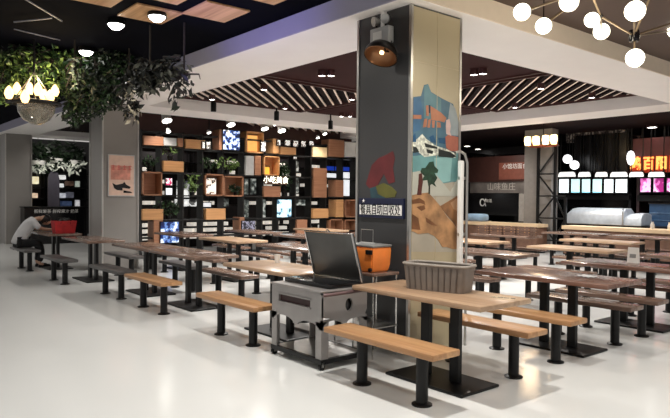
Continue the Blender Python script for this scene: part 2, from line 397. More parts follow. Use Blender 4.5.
for a, b_, m, op in [((181.7, 139.5), (201, 149.8), M_box, 0), ((140, 136), (159.6, 146.6), M_boxr, 0), ((174, 138.6), (179, 147.5), M_boxr, 0),
        ((215, 130), (219.5, 150.5), M_boxr, 0), ((242, 131.5), (259.3, 154), M_box, 1), ((268.6, 139), (274.3, 154), M_box, 0), ((276.4, 147), (291.4, 155.5), M_box, 0),
        ((159.6, 161), (179.7, 172.4), M_box, 0), ((250.5, 156), (256.5, 175.5), M_boxr, 0), ((259.4, 156), (275, 176), M_box, 1),
        ((138.8, 171.7), (158.3, 195.5), M_boxr, 1), ((201, 174), (219.3, 196), M_boxr, 1), ((219.5, 176), (239, 196.5), M_boxr, 1), ((259.4, 186), (276, 197), M_boxr, 0),
        ((138.6, 209), (159.4, 219.5), M_box, 0), ((201.8, 208.5), (221.3, 219.2), M_box, 0), ((308.2, 147), (322.4, 157.8), mat('pale_plywood', (246, 214, 166), .5), 0),
        ((324.2, 139.6), (339.3, 157.6), M_boxr, 0), ((309, 168), (322, 197.5), M_boxr, 0), ((308, 208.5), (323.7, 217.8), M_box, 0), ((331, 180), (338.7, 197), M_boxr, 0),
        ((331.5, 199.5), (338.5, 217), M_box, 0), ((340.5, 199.5), (352.5, 217), M_boxr, 1), ((325, 219), (338, 236), M_boxr, 1), ((292.5, 219.5), (302.5, 236), M_boxr, 0), ((340, 219.5), (352.5, 236), M_boxr, 1),
        ((150, 220), (159, 243), M_boxr, 0), ((235.4, 217), (240, 232), M_boxr, 0)]:
    sbox(a, b_, m, 'wooden_box', op)
for a, b_, m in [((159.8, 138), (172.5, 146.6), M_lgrey), ((241.5, 156), (249.4, 175.5), M_lgrey), ((340.3, 142), (353, 157.6), M_white)]:
    sbox(a, b_, m, 'grey_panel', 0)
PICB = [(24, 30, 60), (60, 90, 160), (200, 215, 235), (240, 245, 250)]
def lightbox(name, label, a, b_, m, y=SY-.27, d=.05, group=None, cat='poster', fr=M_black, hang=0):
    x0, z1 = [W(a[0], a[1], 'y', y).x, W(a[0], a[1], 'y', y).z]; q = W(b_[0], b_[1], 'y', y); x1, z0 = q.x, q.z
    t = thing(name, label, cat, ((x0+x1)/2, y, z0), 0, group); c = ((x0+x1)/2, y, z0)
    o = MB().bb((x0-c[0], 0, 0), (x1-c[0], d, z1-z0)).build('frame', fr, t)
    MB().bb((x0-c[0]+.02, -.006, .02), (x1-c[0]-.02, 0, z1-z0-.02)).build('printed_face', m, t)
    if hang:
        for k in (.2, .8): MB().bb((x0-c[0]+(x1-x0)*k-.01, .005, z1-z0), (x1*0+x0-c[0]+(x1-x0)*k+.01, .025, hang-z0)).build('hanger', M_black, t)
    return t
lightbox('lit_poster', 'blue and white lit picture panel high in the lattice screen', (222.6, 129), (240, 151), picture('lit_blue_white', PICB, 9, 1.1))
lightbox('lit_poster', 'dark blue lit poster low in the lattice, just above the left tables', (160, 221.5), (179.5, 243), picture('lit_navy', [(20, 28, 66), (26, 40, 96), (96, 130, 190), (220, 230, 245)], 7, .7))
lightbox('lit_poster', 'pale blue lit poster in the lattice screen left of the mural column', (276.6, 199), (291.6, 217.6), picture('lit_cyan', [(60, 90, 110), (170, 215, 235), (205, 240, 250), (240, 252, 255)], 5, 1.0))
lightbox('lit_poster', 'small grey picture in the lattice above the middle tables', (241.5, 220.5), (255.5, 230), picture('lit_grey', [(18, 18, 26), (50, 50, 60), (140, 140, 160), (40, 36, 44)], 9, .5))
lightbox('lit_poster', 'white sheet with black figures inside the red-brown niche', (204, 177.5), (216.5, 195), picture('sheet', [(40, 36, 34), (220, 205, 190), (250, 244, 236), (250, 244, 236)], 10, .8), y=SY-.1)
lightbox('lit_poster', 'small pink and white picture in the lattice screen', (165.2, 177.5), (172.7, 186), picture('pinkpic', [(190, 30, 90), (240, 210, 220), (255, 250, 250), (150, 30, 70)], 9, .9))
lightbox('lit_poster', 'white glowing panel below the small pink picture', (165.2, 187.3), (172.7, 195.5), glow('soft_white', (236, 240, 244), .9))
lightbox('light_box', 'glowing orange back panel in the highest open wooden box', (243.5, 134), (258, 152.5), glow('orange_glow', (255, 190, 106), .9), y=SY+.06, d=.03, cat='light box')
lightbox('light_box', 'yellow lit panel in the orange box left of the bright white letters', (261, 166), (270, 175), glow('yellow_glow', (238, 186, 70), .8), y=SY+.04, d=.03, cat='light box')
lightbox('blue_sign', 'deep blue glowing stall sign seen left of the mural column', (322.8, 165.3), (352.5, 172), glow('deep_blue', (20, 50, 150), .9), y=SY+1.2, cat='sign', hang=ZF-.05)
lightbox('light_box', 'white lit panel under the deep blue stall sign, left one', (323.5, 172.5), (337.4, 178.3), glow('soft_white', (236, 240, 244), .9), y=SY+1.1, cat='light box', hang=ZF-.05)
lightbox('light_box', 'tall white lit panel under the deep blue stall sign, right one', (340.5, 171.5), (352, 196.5), glow('soft_white', (236, 240, 244), .9), y=SY+1.1, cat='light box', hang=ZF-.05)
# bright lettered sign hung in the lattice: plain white letters, unreadable in the photo
x0, z1 = sp(259, 176); x1, z0 = sp(281, 185)
t = thing('lettered_sign', 'bright white row of letters over a box in the lattice screen', 'sign', ((x0+x1)/2, SY-.3, z0))
MB().bb((x0-(x0+x1)/2, 0, 0), ((x1-x0)/2, .04, z1-z0)).build('back_plate', mat('brown_sign', (80, 52, 40), .5), t)
text('lettering', '小吃美食', .22, glow('letter_white', (255, 250, 225), 3), (0, -.01, (z1-z0)/2), ROT_Y, t)
# menu cards along the top shelf of the lattice
for i, (a, b_) in enumerate([((201.8, 141), (205.4, 149)), ((206, 141), (211, 149.4)), ((276.8, 139.2), (280.8, 146)), ((284.5, 139.4), (290.5, 146.4)), ((292.8, 140), (298.4, 147.4)), ((300.8, 140.4), (306, 147.4)), ((309, 140.4), (314, 146)), ((293, 156), (297, 160)), ((260.5, 141), (266, 152))]):
    lightbox('menu_card', ['narrow white card right of the topmost orange box', 'wider white card right of the topmost orange box', 'first white card over the box right of the glowing niche', 'second white card over the box right of the glowing niche', 'third white card right of the glowing niche', 'fourth white card right of the glowing niche', 'white card above the palest plywood box', 'tiny white card one shelf under the row of white cards', 'white card close to the right side of the glowing niche'][i], a, b_, picture(f'card{i}', [(90, 84, 80), (225, 222, 215), (245, 244, 240), (120, 110, 104)], 13, .55), cat='card', group='white cards on the upper lattice shelf')
# grey window-like screens in the lattice, self-lit; some added only as bright glints
for i, (a, b_) in enumerate([((242, 178), (248.6, 195)), ((250, 178), (256.5, 195)), ((242, 199), (249, 218)), ((222, 198), (229, 207)), ((259, 199), (266, 218)), ((292, 160), (299, 172)), ((293, 176), (299, 194)), ((293, 199), (306, 206))]):
    lightbox('glass_panel', ['greyish glass panel in the lattice centre, left of a matching pair', 'greyish glass panel in the lattice centre, right of a matching pair', 'greyish glass panel one level below the matching pair', 'small greyish glass panel above the lower centre orange box', 'greyish glass panel left of the pale blue poster', 'greyish glass panel right of the leafy lattice compartment', 'tall greyish glass panel over the pale blue poster level', 'wide greyish glass panel right of the pale blue poster'][i], a, b_, picture(f'glass{i}', [(30, 34, 34), (70, 78, 76), (120, 128, 124), (200, 205, 200)], 8, .3), y=SY+.1, cat='panel', group='grey glass panels in the lattice')

# leafy plants
def leaves(mb, c, rad, n, size, droop=.3, rng=random):
    for _ in range(n):
        while True:
            v = Vector((rng.uniform(-1, 1), rng.uniform(-1, 1), rng.uniform(-1, 1)))
            if v.length < 1: break
        p = Vector(c)+Vector((v.x*rad[0], v.y*rad[1], v.z*rad[2]))
        d = Vector((rng.uniform(-1, 1), rng.uniform(-1, 1), rng.uniform(-1, .8)-droop)).normalized(); s = size*rng.uniform(.6, 1.3)
        sd = d.cross(Vector((rng.uniform(-1, 1), rng.uniform(-1, 1), rng.uniform(-1, 1)))).normalized()*s*.24; nn = d.cross(sd).normalized()*s*.08
        a = mb.bm.verts.new(p); b1 = mb.bm.verts.new(p+d*s*.45+sd+nn); b2 = mb.bm.verts.new(p+d*s*.45-sd+nn); e = mb.bm.verts.new(p+d*s); m_ = mb.bm.verts.new(p+d*s*.5-nn*.3)
        mb.bm.faces.new((a, b1, m_)); mb.bm.faces.new((a, m_, b2)); mb.bm.faces.new((b1, e, m_)); mb.bm.faces.new((m_, e, b2))
def plant(label, px, py, w_, h, y=SY-.1, leafm=M_green, n=90, size=.12, pot=True):
    p = W(px, py, 'y', y); t = thing('potted_plant', label, 'plant', p, 0)
    rng = random.Random(int(px*7+py))
    if pot: MB().lathe((0, 0, 0), [(0, 0), (.06, 0), (.08, .11), (.065, .11), (.06, .09), (0, .09)], 14).build('pot', M_black, t, smooth=True)
    g = MB()
    for k in range(7):
        a = rng.uniform(0, 6.3); g.tube([(0, 0, .08), (math.cos(a)*w_*.25, math.sin(a)*.05, h*.5), (math.cos(a)*w_*.45, math.sin(a)*.1, h*rng.uniform(.7, .95))], .006, 5)
    g.build('stem', M_twig, t)
    f = MB(); leaves(f, (0, 0, h*.62), (w_/2, .16, h*.42), n, size, -.2, rng); f.build('foliage', leafm, t)
plant('airy green plant on the orange planter box at left of the lattice', 170, 160.5, .62, .5, leafm=M_green2, n=46, size=.1)
plant('dark leafy plant at the far left lattice shelf', 150, 171, .4, .34, n=50)
plant('bushy plant left of centre on the second lattice shelf', 208, 173.5, .5, .4)
plant('pale-leaved plant over the middle red-brown niche', 227, 174, .7, .42, leafm=M_green2, n=110)
plant('green trailing plant right of the low left orange box', 168, 219, .85, .46, n=160)
plant('tall leafy plant in the lattice right of the yellow lit box', 284, 196, .5, .95, n=200, size=.13)
plant('yellow-green plant beside the white glowing panel', 192, 196, .45, .55, leafm=M_green2, n=80)
plant('dark bushy plant at the back shop behind the orange niche', 236, 196, .5, .3, n=60)

# shop behind the screen: rack with rows of white boxes
ry = 17.6
t = thing('merchandise_rack', 'long black rack behind the lattice carrying rows of white packets', 'rack', (10, ry, 0))
rk = []
zs = [W(250, v, 'y', ry).z for v in (224.5, 230, 236)]
ZU = [1.32, 1.62, 1.95, 2.3, 2.62]  # upper shelves added to carry scattered bright packets as glints
for z in zs+ZU: MB().bb((-3, -.2, z-.02), (4.6, .2, z)).build('shelf_board', M_black, t)
for k in range(9): MB().bb((-3+k*.95-.02, .16, 0), (-3+k*.95+.02, .2, 2.9)).build('upright', M_black, t)
MB().bb((-3, .21, 0), (4.6, .24, 2.9)).build('back_panel', mat('rack_back', (30, 24, 26), .7), t)
M_pack = mat('packet_glow', (240, 232, 220), .5, noise=.08, scale=3, emit=.55)  # emission makes the packets glow as glints; they are no lamps
pk = None; rng = random.Random(3)
for zi, z in enumerate(zs+ZU):
    x = 7.15
    while x < 14.4:
        wd = rng.choice([.2, .28, .34])
        if rng.random() < (.8 if zi < 3 else .34):
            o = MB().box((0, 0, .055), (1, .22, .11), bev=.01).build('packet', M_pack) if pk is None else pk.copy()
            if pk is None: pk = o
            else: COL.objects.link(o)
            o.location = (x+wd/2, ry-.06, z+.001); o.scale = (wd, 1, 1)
            tag(o, 'self-lit white packet lying on the rack shelves behind the lattice screen', 'packet', 'white packets on the rack behind the lattice')
        x += wd+.06
# glowing figures in the shop behind
lightbox('light_box', 'rounded white glow of a shop window behind the lattice, left part', (176, 180), (190, 198), picture('shopglow', [(60, 60, 62), (150, 150, 148), (235, 236, 232), (250, 250, 246)], 3, 1.0), y=ry-.3, cat='light box', hang=ZF-.05)
lightbox('light_box', 'lower white glow of the shop window behind the lattice', (174, 198.5), (199, 207), picture('shopglow2', [(30, 30, 30), (90, 90, 88), (220, 222, 220), (250, 250, 246)], 4, .9), y=ry-.5, cat='light box', hang=ZF-.05)
lightbox('light_box', 'white lit board above the lower centre orange box', (200.5, 202), (211.5, 207.5), glow('soft_white', (236, 240, 244), .9), y=SY+.3, cat='light box', hang=ZF-.05)

# spotlights hanging around the lattice
def spot(label, px, py, y, r=.07, L=.18, m=M_white, glowr=1.0, aim=(0, -.5, -1), group=None, top=None):
    p = W(px, py, 'y', y); t = thing('spotlight', label, 'lamp', p, 0, group)
    q = Vector(aim).normalized().to_track_quat('Z', 'Y').to_matrix()
    MB().lathe((0, 0, 0), [(0, -L), (r*.8, -L), (r, -L*.2), (r, 0), (r*.9, 0), (r*.9, -.01), (0, -.01)], 16, q).build('housing', m, t, smooth=True)
    if glowr: MB().lathe(q@Vector((0, 0, -.004)), [(0, .0), (r*.88*glowr, 0), (r*.8, .006), (0, .012)], 16, q).build('lens', M_spot, t)
    if top: MB().tube([(0, 0, .02), (0, 0, top-p.z)], .012, 6).build('stem', M_black, t)
    return t
GS = 'white spotlights lighting the lattice screen'
for i, (px, py, r) in enumerate([(167, 121, .13), (168.5, 132, .06), (231, 125, .12), (228, 133, .05), (209, 133, .05), (265, 129, .11), (282, 131, .12), (275, 125, .05), (318, 138, .05), (325, 134, .07)]):
    spot(['large bright spotlight over the left of the lattice', 'small round spotlight hanging right under the large left one', 'large bright spotlight above the blue and white picture', 'small spotlight touching the blue and white picture', 'small spotlight over the narrow white cards', 'wide bright spotlight right of the orange glowing niche', 'bright spotlight above the middle white cards', 'small spotlight between the two bright ones right of centre', 'small spotlight above the fourth white card', 'spotlight near the pale plywood box, rightmost of the lattice'][i], px, py, SY-.5, r=r, L=r*1.6, group=GS, top=ZF-.06)

# black track spots below the rear beam
for i, (px, py) in enumerate([(213.5, 108), (276.5, 117), (330.5, 126)]):
    p = W(px, py, 'y', 12.3)
    t = thing('track_spotlight', ['left', 'middle', 'right'][i]+'most black track spotlight in front of the long white rear beam' if i != 1 else 'middle black track spotlight in front of the long white rear beam', 'lamp', (p.x, p.y, p.z), 0, 'black track spotlights')
    MB().tube([(0, 0, .1), (0, 0, ZF-.04-p.z)], .02, 8).build('stem', M_black, t)
    MB().lathe((0, 0, -.08), [(0, 0), (.06, 0), (.06, .2), (.045, .22), (0, .22)], 14).build('housing', M_black, t, smooth=True)

# recessed downlights (glowing lens in a thin ring) in the coffer and beyond
def downlight(label, px, py, z=ZF-.01, r=.062, group='recessed downlights in the coffered ceiling', pos=None):
    p = W(px, py, 'z', z) if pos is None else Vector(pos)
    t = thing('downlight', label, 'lamp', p, 0, group)
    MB().lathe((0, 0, 0), [(r, 0), (r, .085), (r*1.1, .085), (r*1.2, 0), (r*1.2, -.02), (r, -.02), (r, 0)], 20).build('trim_ring', M_mould, t, smooth=True)
    MB().lathe((0, 0, -.01), [(0, -.015), (r, 0), (0, .002)], 20).build('lens', M_spot, t)
for l, px, py in [('left one of the downlight pair just left of the mural column', 322, 75), ('right one of the downlight pair just left of the mural column', 331, 75),
        ('downlight at the near end of the left ceiling slats', 264, 89), ('downlight at the far end of the left ceiling slats', 285, 108), ('downlight low beside the left edge of the mural column', 352, 99),
        ('leftmost downlight of the slatted ceiling near the rear beam corner', 212, 99),
        ('left one of the pair nearest the column, over the rear beam', 341.5, 116), ('right one of the pair nearest the column, over the rear beam', 350, 116),
        ('left one of the downlight pair just right of the mural column', 474, 74), ('right one of the downlight pair just right of the mural column', 483, 73),
        ('upper bright downlight among the right ceiling slats', 541, 88), ('lower bright downlight among the right ceiling slats', 515, 107), ('rightmost downlight at the end of the right ceiling slats', 592, 97)]:
    downlight(l, px, py, ZF-.09)
GD = 'round downlights in the dark ceiling'
for l, px, py in [('brightest downlight beside the pale wood ceiling tile', 157, 17), ('bright downlight in the dark ceiling, middle of the three at left', 116, 25), ('bright downlight just above the hanging greenery', 86, 52)]:
    p = W(px, py, 'z', 3.68); t = thing('downlight', l, 'lamp', p, 0, GD)
    MB().lathe((0, 0, 0), [(0, .07), (.1, .07), (.115, 0), (.1, 0), (.09, .03), (0, .03)], 24).build('housing', M_black, t, smooth=True)
    MB().lathe((0, 0, 0), [(0, -.06), (.05, -.05), (.085, -.02), (.098, .004), (0, .03)], 24).build('lens', M_spot, t, smooth=True)
for l, px, py, z in [('small ceiling light right of the column, left one of two', 467, 146, 3.66), ('small ceiling light right of the column, right one of two', 478, 149, 3.66), ('bright ceiling light over the orange lettering', 652, 127, 3.66), ('small ceiling light above the black stall sign', 610.5, 135, 3.66), ('small ceiling light just left of the orange lettering', 632, 136.5, 3.66)]:
    downlight(l, px, py, z, r=.13, group='ceiling lights over the right food stalls')

# ---------------------------------------------------------------- mural column: paint, sign, fittings
def flatpatch(mb, pts, lift, plane='y'):
    """paint patch traced on the column face; lift orders the coats"""
    if plane == 'y':
        v = [W(a, b_, 'y', 4.288) for a, b_ in pts]; v = [(min(max(q.x, 4.575), 5.285), 4.288, q.z) for q in v]; mb.prism(v, (0, -.0015*lift, 0))
    else:
        v = [W(a, b_, 'x', 4.55) for a, b_ in pts]; v = [(4.55, min(max(q.y, 4.33), 5.05), q.z) for q in v]; mb.prism(v, (-.0015*lift, 0, 0))
mur = thing('wall_mural', 'painted mural of blue sky, lettering, palm and dunes on the pale column face', 'mural', (4.93, 4.288, .9))
def coat(name, polys, rgb, lift, parent=mur, plane='y', noise=.12, scale=5):
    for p in polys:
        mb = MB(); flatpatch(mb, p, lift, plane)
        o = mb.build(name, mat('paint_%d_%d_%d' % rgb, rgb, .45, noise=noise, scale=scale)); o.parent = parent
        o.matrix_parent_inverse = Matrix.Translation(parent.location).inverted()
coat('backdrop', [[(408, 178), (459, 178), (459, 252), (407, 252)]], (172, 164, 148), 1, noise=.04)
coat('sky', [[(409, 103), (413, 97), (421, 96), (424, 85), (428, 84), (431, 92), (441, 98), (447, 101), (453, 104), (456, 116), (460, 130), (460, 182), (409, 182)]], (72, 106, 124), 1.6, noise=.14)
coat('sky_highlight', [[(424, 86), (428, 84.5), (431, 92.5), (441, 99), (441, 122), (424, 118)]], (92, 128, 136), 2, noise=.1)
coat('sky_left', [[(409, 104), (413, 98), (420, 97), (423, 112), (420, 130), (409, 132)]], (62, 100, 132), 2.2, noise=.1)
coat('mist', [[(450, 103), (455, 108), (459, 122), (460, 136), (449, 135), (448, 118)]], (146, 156, 160), 2.1, noise=.08)
coat('lagoon', [[(409, 156), (430, 154), (460, 153), (460, 181), (440, 184), (409, 177)]], (104, 150, 150), 2.3, noise=.08)
coat('lagoon_glow', [[(434, 158), (452, 157), (450, 181), (436, 184)]], (140, 184, 182), 2.6, noise=.05)
coat('haze', [[(409, 172), (426, 170), (437, 176), (450, 192), (458, 178), (459, 196), (409, 196)]], (178, 178, 166), 2.8, noise=.05)
coat('town_band', [[(409, 142), (418, 138), (422, 134), (426, 139), (436, 146), (446, 149), (456, 154), (455, 158), (440, 155), (424, 157), (418, 152), (409, 151)]], (204, 206, 192), 3.0, noise=.3, scale=30)
coat('dark_ship', [[(409, 146), (416, 147), (419, 152), (413, 153)], [(424, 143), (437, 147), (437, 149), (425, 147)], [(438, 149), (450, 152), (456, 156.5), (452, 158), (438, 156.5)], [(426, 149), (433, 151), (432, 154), (427, 153)]], (36, 42, 40), 3.6)
coat('harbour', [[(412, 136), (415, 133), (416, 142), (412, 142)], [(429, 137), (433, 135), (436, 143), (431, 142)], [(438, 138), (445, 138), (445, 144), (439, 143)]], (34, 78, 112), 3.3)
coat('red_cliff', [[(445, 137), (448, 135), (458, 137), (458, 152), (450, 151), (446, 148)]], (164, 98, 80), 3.4)
coat('standing_figure', [[(446, 120), (449, 119), (450.5, 126), (449.5, 132), (451, 136), (446, 134), (445.6, 126)]], (204, 176, 170), 3.8)
coat('orange_lettering', [[(425.6, 105.5), (428, 105.5), (428.5, 116), (426, 116)], [(430, 106), (433.5, 108), (441, 113), (446, 118), (444, 122.5), (439, 121), (431, 120)], [(424, 119), (427, 118.5), (426, 127), (422.6, 127.5)], [(428, 120), (430.5, 119), (429.5, 127.6), (427, 127.5)], [(431.6, 120.5), (434.5, 121), (434, 127.8), (432, 127.5)], [(436.5, 122), (440, 122.6), (440.5, 127.6), (437, 127.6)], [(410.5, 114.5), (421, 115), (421, 119), (410.5, 118.6)]], (176, 118, 90), 4)
coat('lettering_slit', [[(428.6, 105), (429.8, 105), (429.8, 113), (428.6, 113)]], (30, 40, 60), 4.2)
coat('dune', [[(408.5, 197), (412, 195), (420, 193.5), (428, 192.5), (433, 198), (440, 206), (447, 217), (453, 223), (458.5, 230), (458.3, 249), (452, 249), (446, 247), (442, 247), (438, 240), (434, 236), (428, 233), (418, 234), (412, 231), (408, 232)]], (168, 126, 86), 3.4, noise=.25, scale=6)
coat('far_dune', [[(440, 206), (447, 202), (456, 196.5), (459, 195), (458.6, 229), (453, 222.5), (446.5, 215)]], (132, 92, 58), 3.2, noise=.25, scale=7)
coat('far_dune_light', [[(450, 203), (456, 198.5), (459, 198), (458.6, 211), (453, 209)]], (176, 136, 102), 3.5)
coat('dune_crease', [[(409, 200), (419, 198), (424, 201), (425, 205), (420, 203), (411, 204)], [(416, 207), (424, 205), (425, 209), (421, 211)], [(425, 217), (431, 221), (437, 226), (431, 225), (426, 222)], [(409, 214), (418, 218), (420, 230), (409, 229)]], (122, 78, 46), 3.9, noise=.2)
coat('palm_crown', [[(425, 168), (429, 162), (433, 161.5), (434, 166), (438, 170), (437, 173), (434, 173), (437, 178), (434, 183), (436, 187), (431.5, 184), (428, 186), (427, 180), (421, 181), (424, 176), (420, 172), (421.5, 168)]], (34, 62, 44), 4.2, noise=.3, scale=20)
coat('palm_trunk', [[(428.4, 183), (429.8, 183), (429.6, 194), (428, 194)]], (44, 46, 34), 4.3)
coat('red_post', [[(418.5, 174), (421.5, 173), (422.5, 182), (421.5, 188), (421, 195), (416.6, 195), (418, 184)]], (84, 38, 30), 4.4)
mr2 = thing('wall_mural', 'faded abstract red, teal and olive paint patch on the dark column face', 'mural', (4.55, 4.7, 1.8))
coat('red_patch', [[(366, 184), (372, 165), (379, 158), (386, 155), (393, 151), (395, 158), (393, 168), (395, 182), (389, 184), (384, 174), (378, 185), (370, 189)]], (88, 30, 33), 2, mr2, 'x')
coat('olive_patch', [[(376, 186), (384, 183), (392, 187), (397, 192), (395, 197), (386, 198), (378, 194)]], (86, 84, 36), 2.4, mr2, 'x')
coat('teal_patch', [[(370, 188), (378, 186), (385, 192), (386, 198), (371, 198)]], (40, 66, 74), 2.2, mr2, 'x')
# sign board, its plain glyphs stand in for unreadable characters
def face_x(px, py, x=4.52): q = W(px, py, 'x', x); return q.y, q.z
ya, za = face_x(358.5, 198); yb, zb = face_x(403, 219)
t = thing('notice_sign', 'navy sign with bold black characters on a white band, on the dark column face', 'sign', (4.55, (ya+yb)/2, (za+zb)/2))
wy, hz = abs(ya-yb), abs(za-zb)
MB().box((-.014, 0, 0), (.028, wy, hz), bev=.003).build('board', mat('navy', (22, 28, 56), .4), t)
MB().box((-.0295, 0, -.02), (.004, wy*.94, hz*.5)).build('white_band', M_white, t)
text('lettering', '餐具自助回收处', wy*.94/7.3, M_black, (-.0325, 0, -.02), ROT_X, t).scale = (1, 1.5, 1)
text('emblem', '★', .05, M_white, (-.0295, wy*.38, hz*.34), ROT_X, t)
# twin-head emergency light
p = W(381.5, 36, 'x', 4.5)
t = thing('emergency_light', 'white twin-head emergency light box high on the dark column face', 'lamp', (4.55, p.y, p.z))
MB().box((-.045, 0, 0), (.09, .27, .17), bev=.012).build('case', M_lgrey, t, smooth=True)
MB().box((-.092, .02, .0), (.004, .13, .08)).build('front_label', M_white, t)
for s in (-1, 1):
    MB().tube([(-.05, s*.06, .08), (-.06, s*.075, .13)], .012, 8).build('swivel_arm', M_black, t)
    q = Vector((-1, s*.35, -.2)).normalized().to_track_quat('Z', 'Y').to_matrix()
    h = MB().lathe((-.07, s*.08, .16), [(0, -.05), (.03, -.045), (.05, 0), (.05, .02), (.044, .02), (0, .005)], 16, q).build('lamp_head', M_steel, t, smooth=True)
MB().box((-.02, 0, .18), (.04, .05, .2)).build('wall_bracket', M_white, t)
MB().tube([(-.02, -.11, -.02), (-.05, -.15, -.12), (-.06, -.17, -.22), (-.02, -.17, -.27)], .006, 6).build('cable', M_black, t, smooth=True)
# copper dish lamp
p = W(381, 55, 'x', 4.34)
t = thing('dish_lamp', 'dark globe lamp with copper inner bowl under the emergency light', 'lamp', (p.x, p.y, p.z))
q = Vector((-.42, -.1, -.85)).normalized().to_track_quat('Z', 'Y').to_matrix()
MB().lathe((0, 0, 0), [(0, -.13), (.07, -.125), (.13, -.09), (.165, -.03), (.175, .02), (.17, .022), (.158, -.03), (.12, -.085), (.06, -.115), (0, -.12)], 28, q).build('shade', mat('bronze_black', (30, 25, 22), .3, .5), t, smooth=True)
MB().lathe((0, 0, 0), [(0, -.108), (.055, -.105), (.115, -.077), (.152, -.026), (.166, .018), (.16, .02), (.146, -.024), (.11, -.07), (.05, -.098), (0, -.1)], 28, q).build('copper_bowl', mat('copper', (150, 108, 76), .35, .8), t, smooth=True)
MB().lathe(q@Vector((0, 0, -.03)), [(0, -.025), (.022, -.01), (.022, .01), (0, .025)], 12, q).build('bulb', M_bulbw, t, smooth=True)
MB().tube([(4.55-p.x, 0, .05), (.06, 0, .05), tuple(q@Vector((0, 0, -.13)))], .012, 8).build('wall_arm', M_black, t)
# pipe beside the column
t = thing('curved_pipe', 'tall white pipe curving down beside the right edge of the mural column', 'pipe', (5.26, 4.225, 0))
zt = W(460, 153, 'y', 4.4).z
MB().tube([(-.1, 0, zt-.02), (-.02, 0, zt), (.05, -.01, zt-.03), (.08, -.02, zt-.12), (.08, -.02, zt-.3), (.08, -.02, 0)], .014, 10).build('bent_tube', M_steel, t, smooth=True)
MB().box((.0, .0, (zt-.1)/2), (.055, .05, zt-.1), bev=.01).build('conduit', M_white, t, smooth=True)
for z in (.5, 1.2, 1.8): MB().box((.03, .0, z), (.13, .02, .03)).build('clamp', M_steel, t)
# reddish poster on the far column
p0 = W(108, 154, 'y', 13.03); p1 = W(134.5, 196.5, 'y', 13.03)
t = thing('wall_poster', 'pale pink poster with black ink shape on the grey left column', 'poster', ((p0.x+p1.x)/2, 13.05, (p0.z+p1.z)/2))
pw, ph = p1.x-p0.x, p0.z-p1.z
MB().box((0, -.014, 0), (pw, .028, ph)).build('frame', M_lgrey, t)
MB().box((0, -.0295, 0), (pw-.04, .003, ph-.04)).build('sheet', mat('poster_pink', (222, 190, 172), .5, noise=.05), t)
MB().box((-.02, -.0315, .06), (pw*.74, .002, ph*.34)).build('pink_block', mat('poster_coral', (208, 140, 122), .5, noise=.15, scale=9), t)
for k in range(4):
    g = MB()
    for j in range(3): g.box((-.18+k*.12, -.034, .2-j*.035), (.07 if j != 1 else .04, .002, .014))
    g.box((-.18+k*.12, -.034, .17), (.012, .002, .11)).build('glyph', mat('poster_red', (206, 92, 84), .5), t)
MB().prism([(-.2, -.031, -.16), (-.12, -.031, -.2), (.02, -.031, -.17), (.06, -.031, -.13), (.1, -.031, -.19), (.2, -.031, -.24), (.17, -.031, -.28), (.02, -.031, -.26), (.02, -.031, -.32), (-.1, -.031, -.31), (-.16, -.031, -.27)], (0, -.002, 0)).build('ink_shape', M_blackg, t)
MB().prism([(.04, -.031, -.31), (.2, -.031, -.34), (.24, -.031, -.37), (.04, -.031, -.37)], (0, -.002, 0)).build('ink_stroke', M_blackg, t)

# ---------------------------------------------------------------- steel cart with open lid
cx, cy = 3.5, 4.38; LX, LY, H = .56, .8, .71
t = thing('steel_cart', 'grey steel cart with cut-out legs and raised black lid beside the column', 'cart', (cx, cy, 0))
def arch_panel(axis, length, z0, z1, off, thick=.02):
    """side sheet: apron with leg strips; built as polygon with open bays"""
    g = MB()
    def pr(u0, u1, a, b_):
        if axis == 'y': g.bb((off, u0, a), (off+thick, u1, b_))
        else: g.bb((u0, off, a), (u1, off+thick, b_))
    return g, pr
# long side facing the aisle, with the red slot
g, pr = arch_panel('y', LY, 0, H, 0)
sl0, sl1, sz0, sz1 = .17, .68, .555, .625
pr(0, LY, sz1, H); pr(0, sl0, sz0, sz1); pr(sl1, LY, sz0, sz1); pr(0, LY, .44, sz0)
g.build('front_apron', M_cartgrey, t)
MB().bb((.022, sl0, sz0), (.05, sl1, sz1)).build('slot_recess', mat('slot_red', (56, 30, 30), .5), t)
g = MB(); g.bb((-.012, sl0-.012, sz1), (0, sl1+.012, sz1+.012)).bb((-.012, sl0-.012, sz0-.012), (0, sl1+.012, sz0)); g.build('slot_rim', M_cartgrey, t)
# short side facing the camera, with an oval hole
g = MB(); n = 24; hc = (.33, .575); a, b_ = .045, .06; o_pts = []; i_pts = []
x0, x1, z0, z1 = .0, LX, .46, H
for k in range(n):
    th = 2*math.pi*k/n; i_pts.append((hc[0]+a*math.cos(th), hc[1]+b_*math.sin(th)))
    dx, dz = math.cos(th), math.sin(th); tt = min(((x1-hc[0])/dx if dx > 0 else (x0-hc[0])/dx) if abs(dx) > 1e-6 else 9, ((z1-hc[1])/dz if dz > 0 else (z0-hc[1])/dz) if abs(dz) > 1e-6 else 9)
    o_pts.append((hc[0]+dx*tt, hc[1]+dz*tt))
for yy in (0, .02):
    I = [g.bm.verts.new((q[0], yy, q[1])) for q in i_pts]; O = [g.bm.verts.new((q[0], yy, q[1])) for q in o_pts]
    for k in range(n): g.bm.faces.new((I[k], I[(k+1) % n], O[(k+1) % n], O[k]))
    if yy == 0: I0 = I
for k in range(n): g.bm.faces.new((I0[k], I0[(k+1) % n], I[(k+1) % n], I[k]))
g.bb((0, 0, H-.02), (LX, .02, H)); 
for cxx in (.0, LX):
    pass
g.build('side_apron', M_cartgrey, t)
MB().bb((.25, .03, .48), (.42, .04, .66)).build('hole_shade', M_blackg, t)  # black sheet behind the oval hole stands in for the shade inside
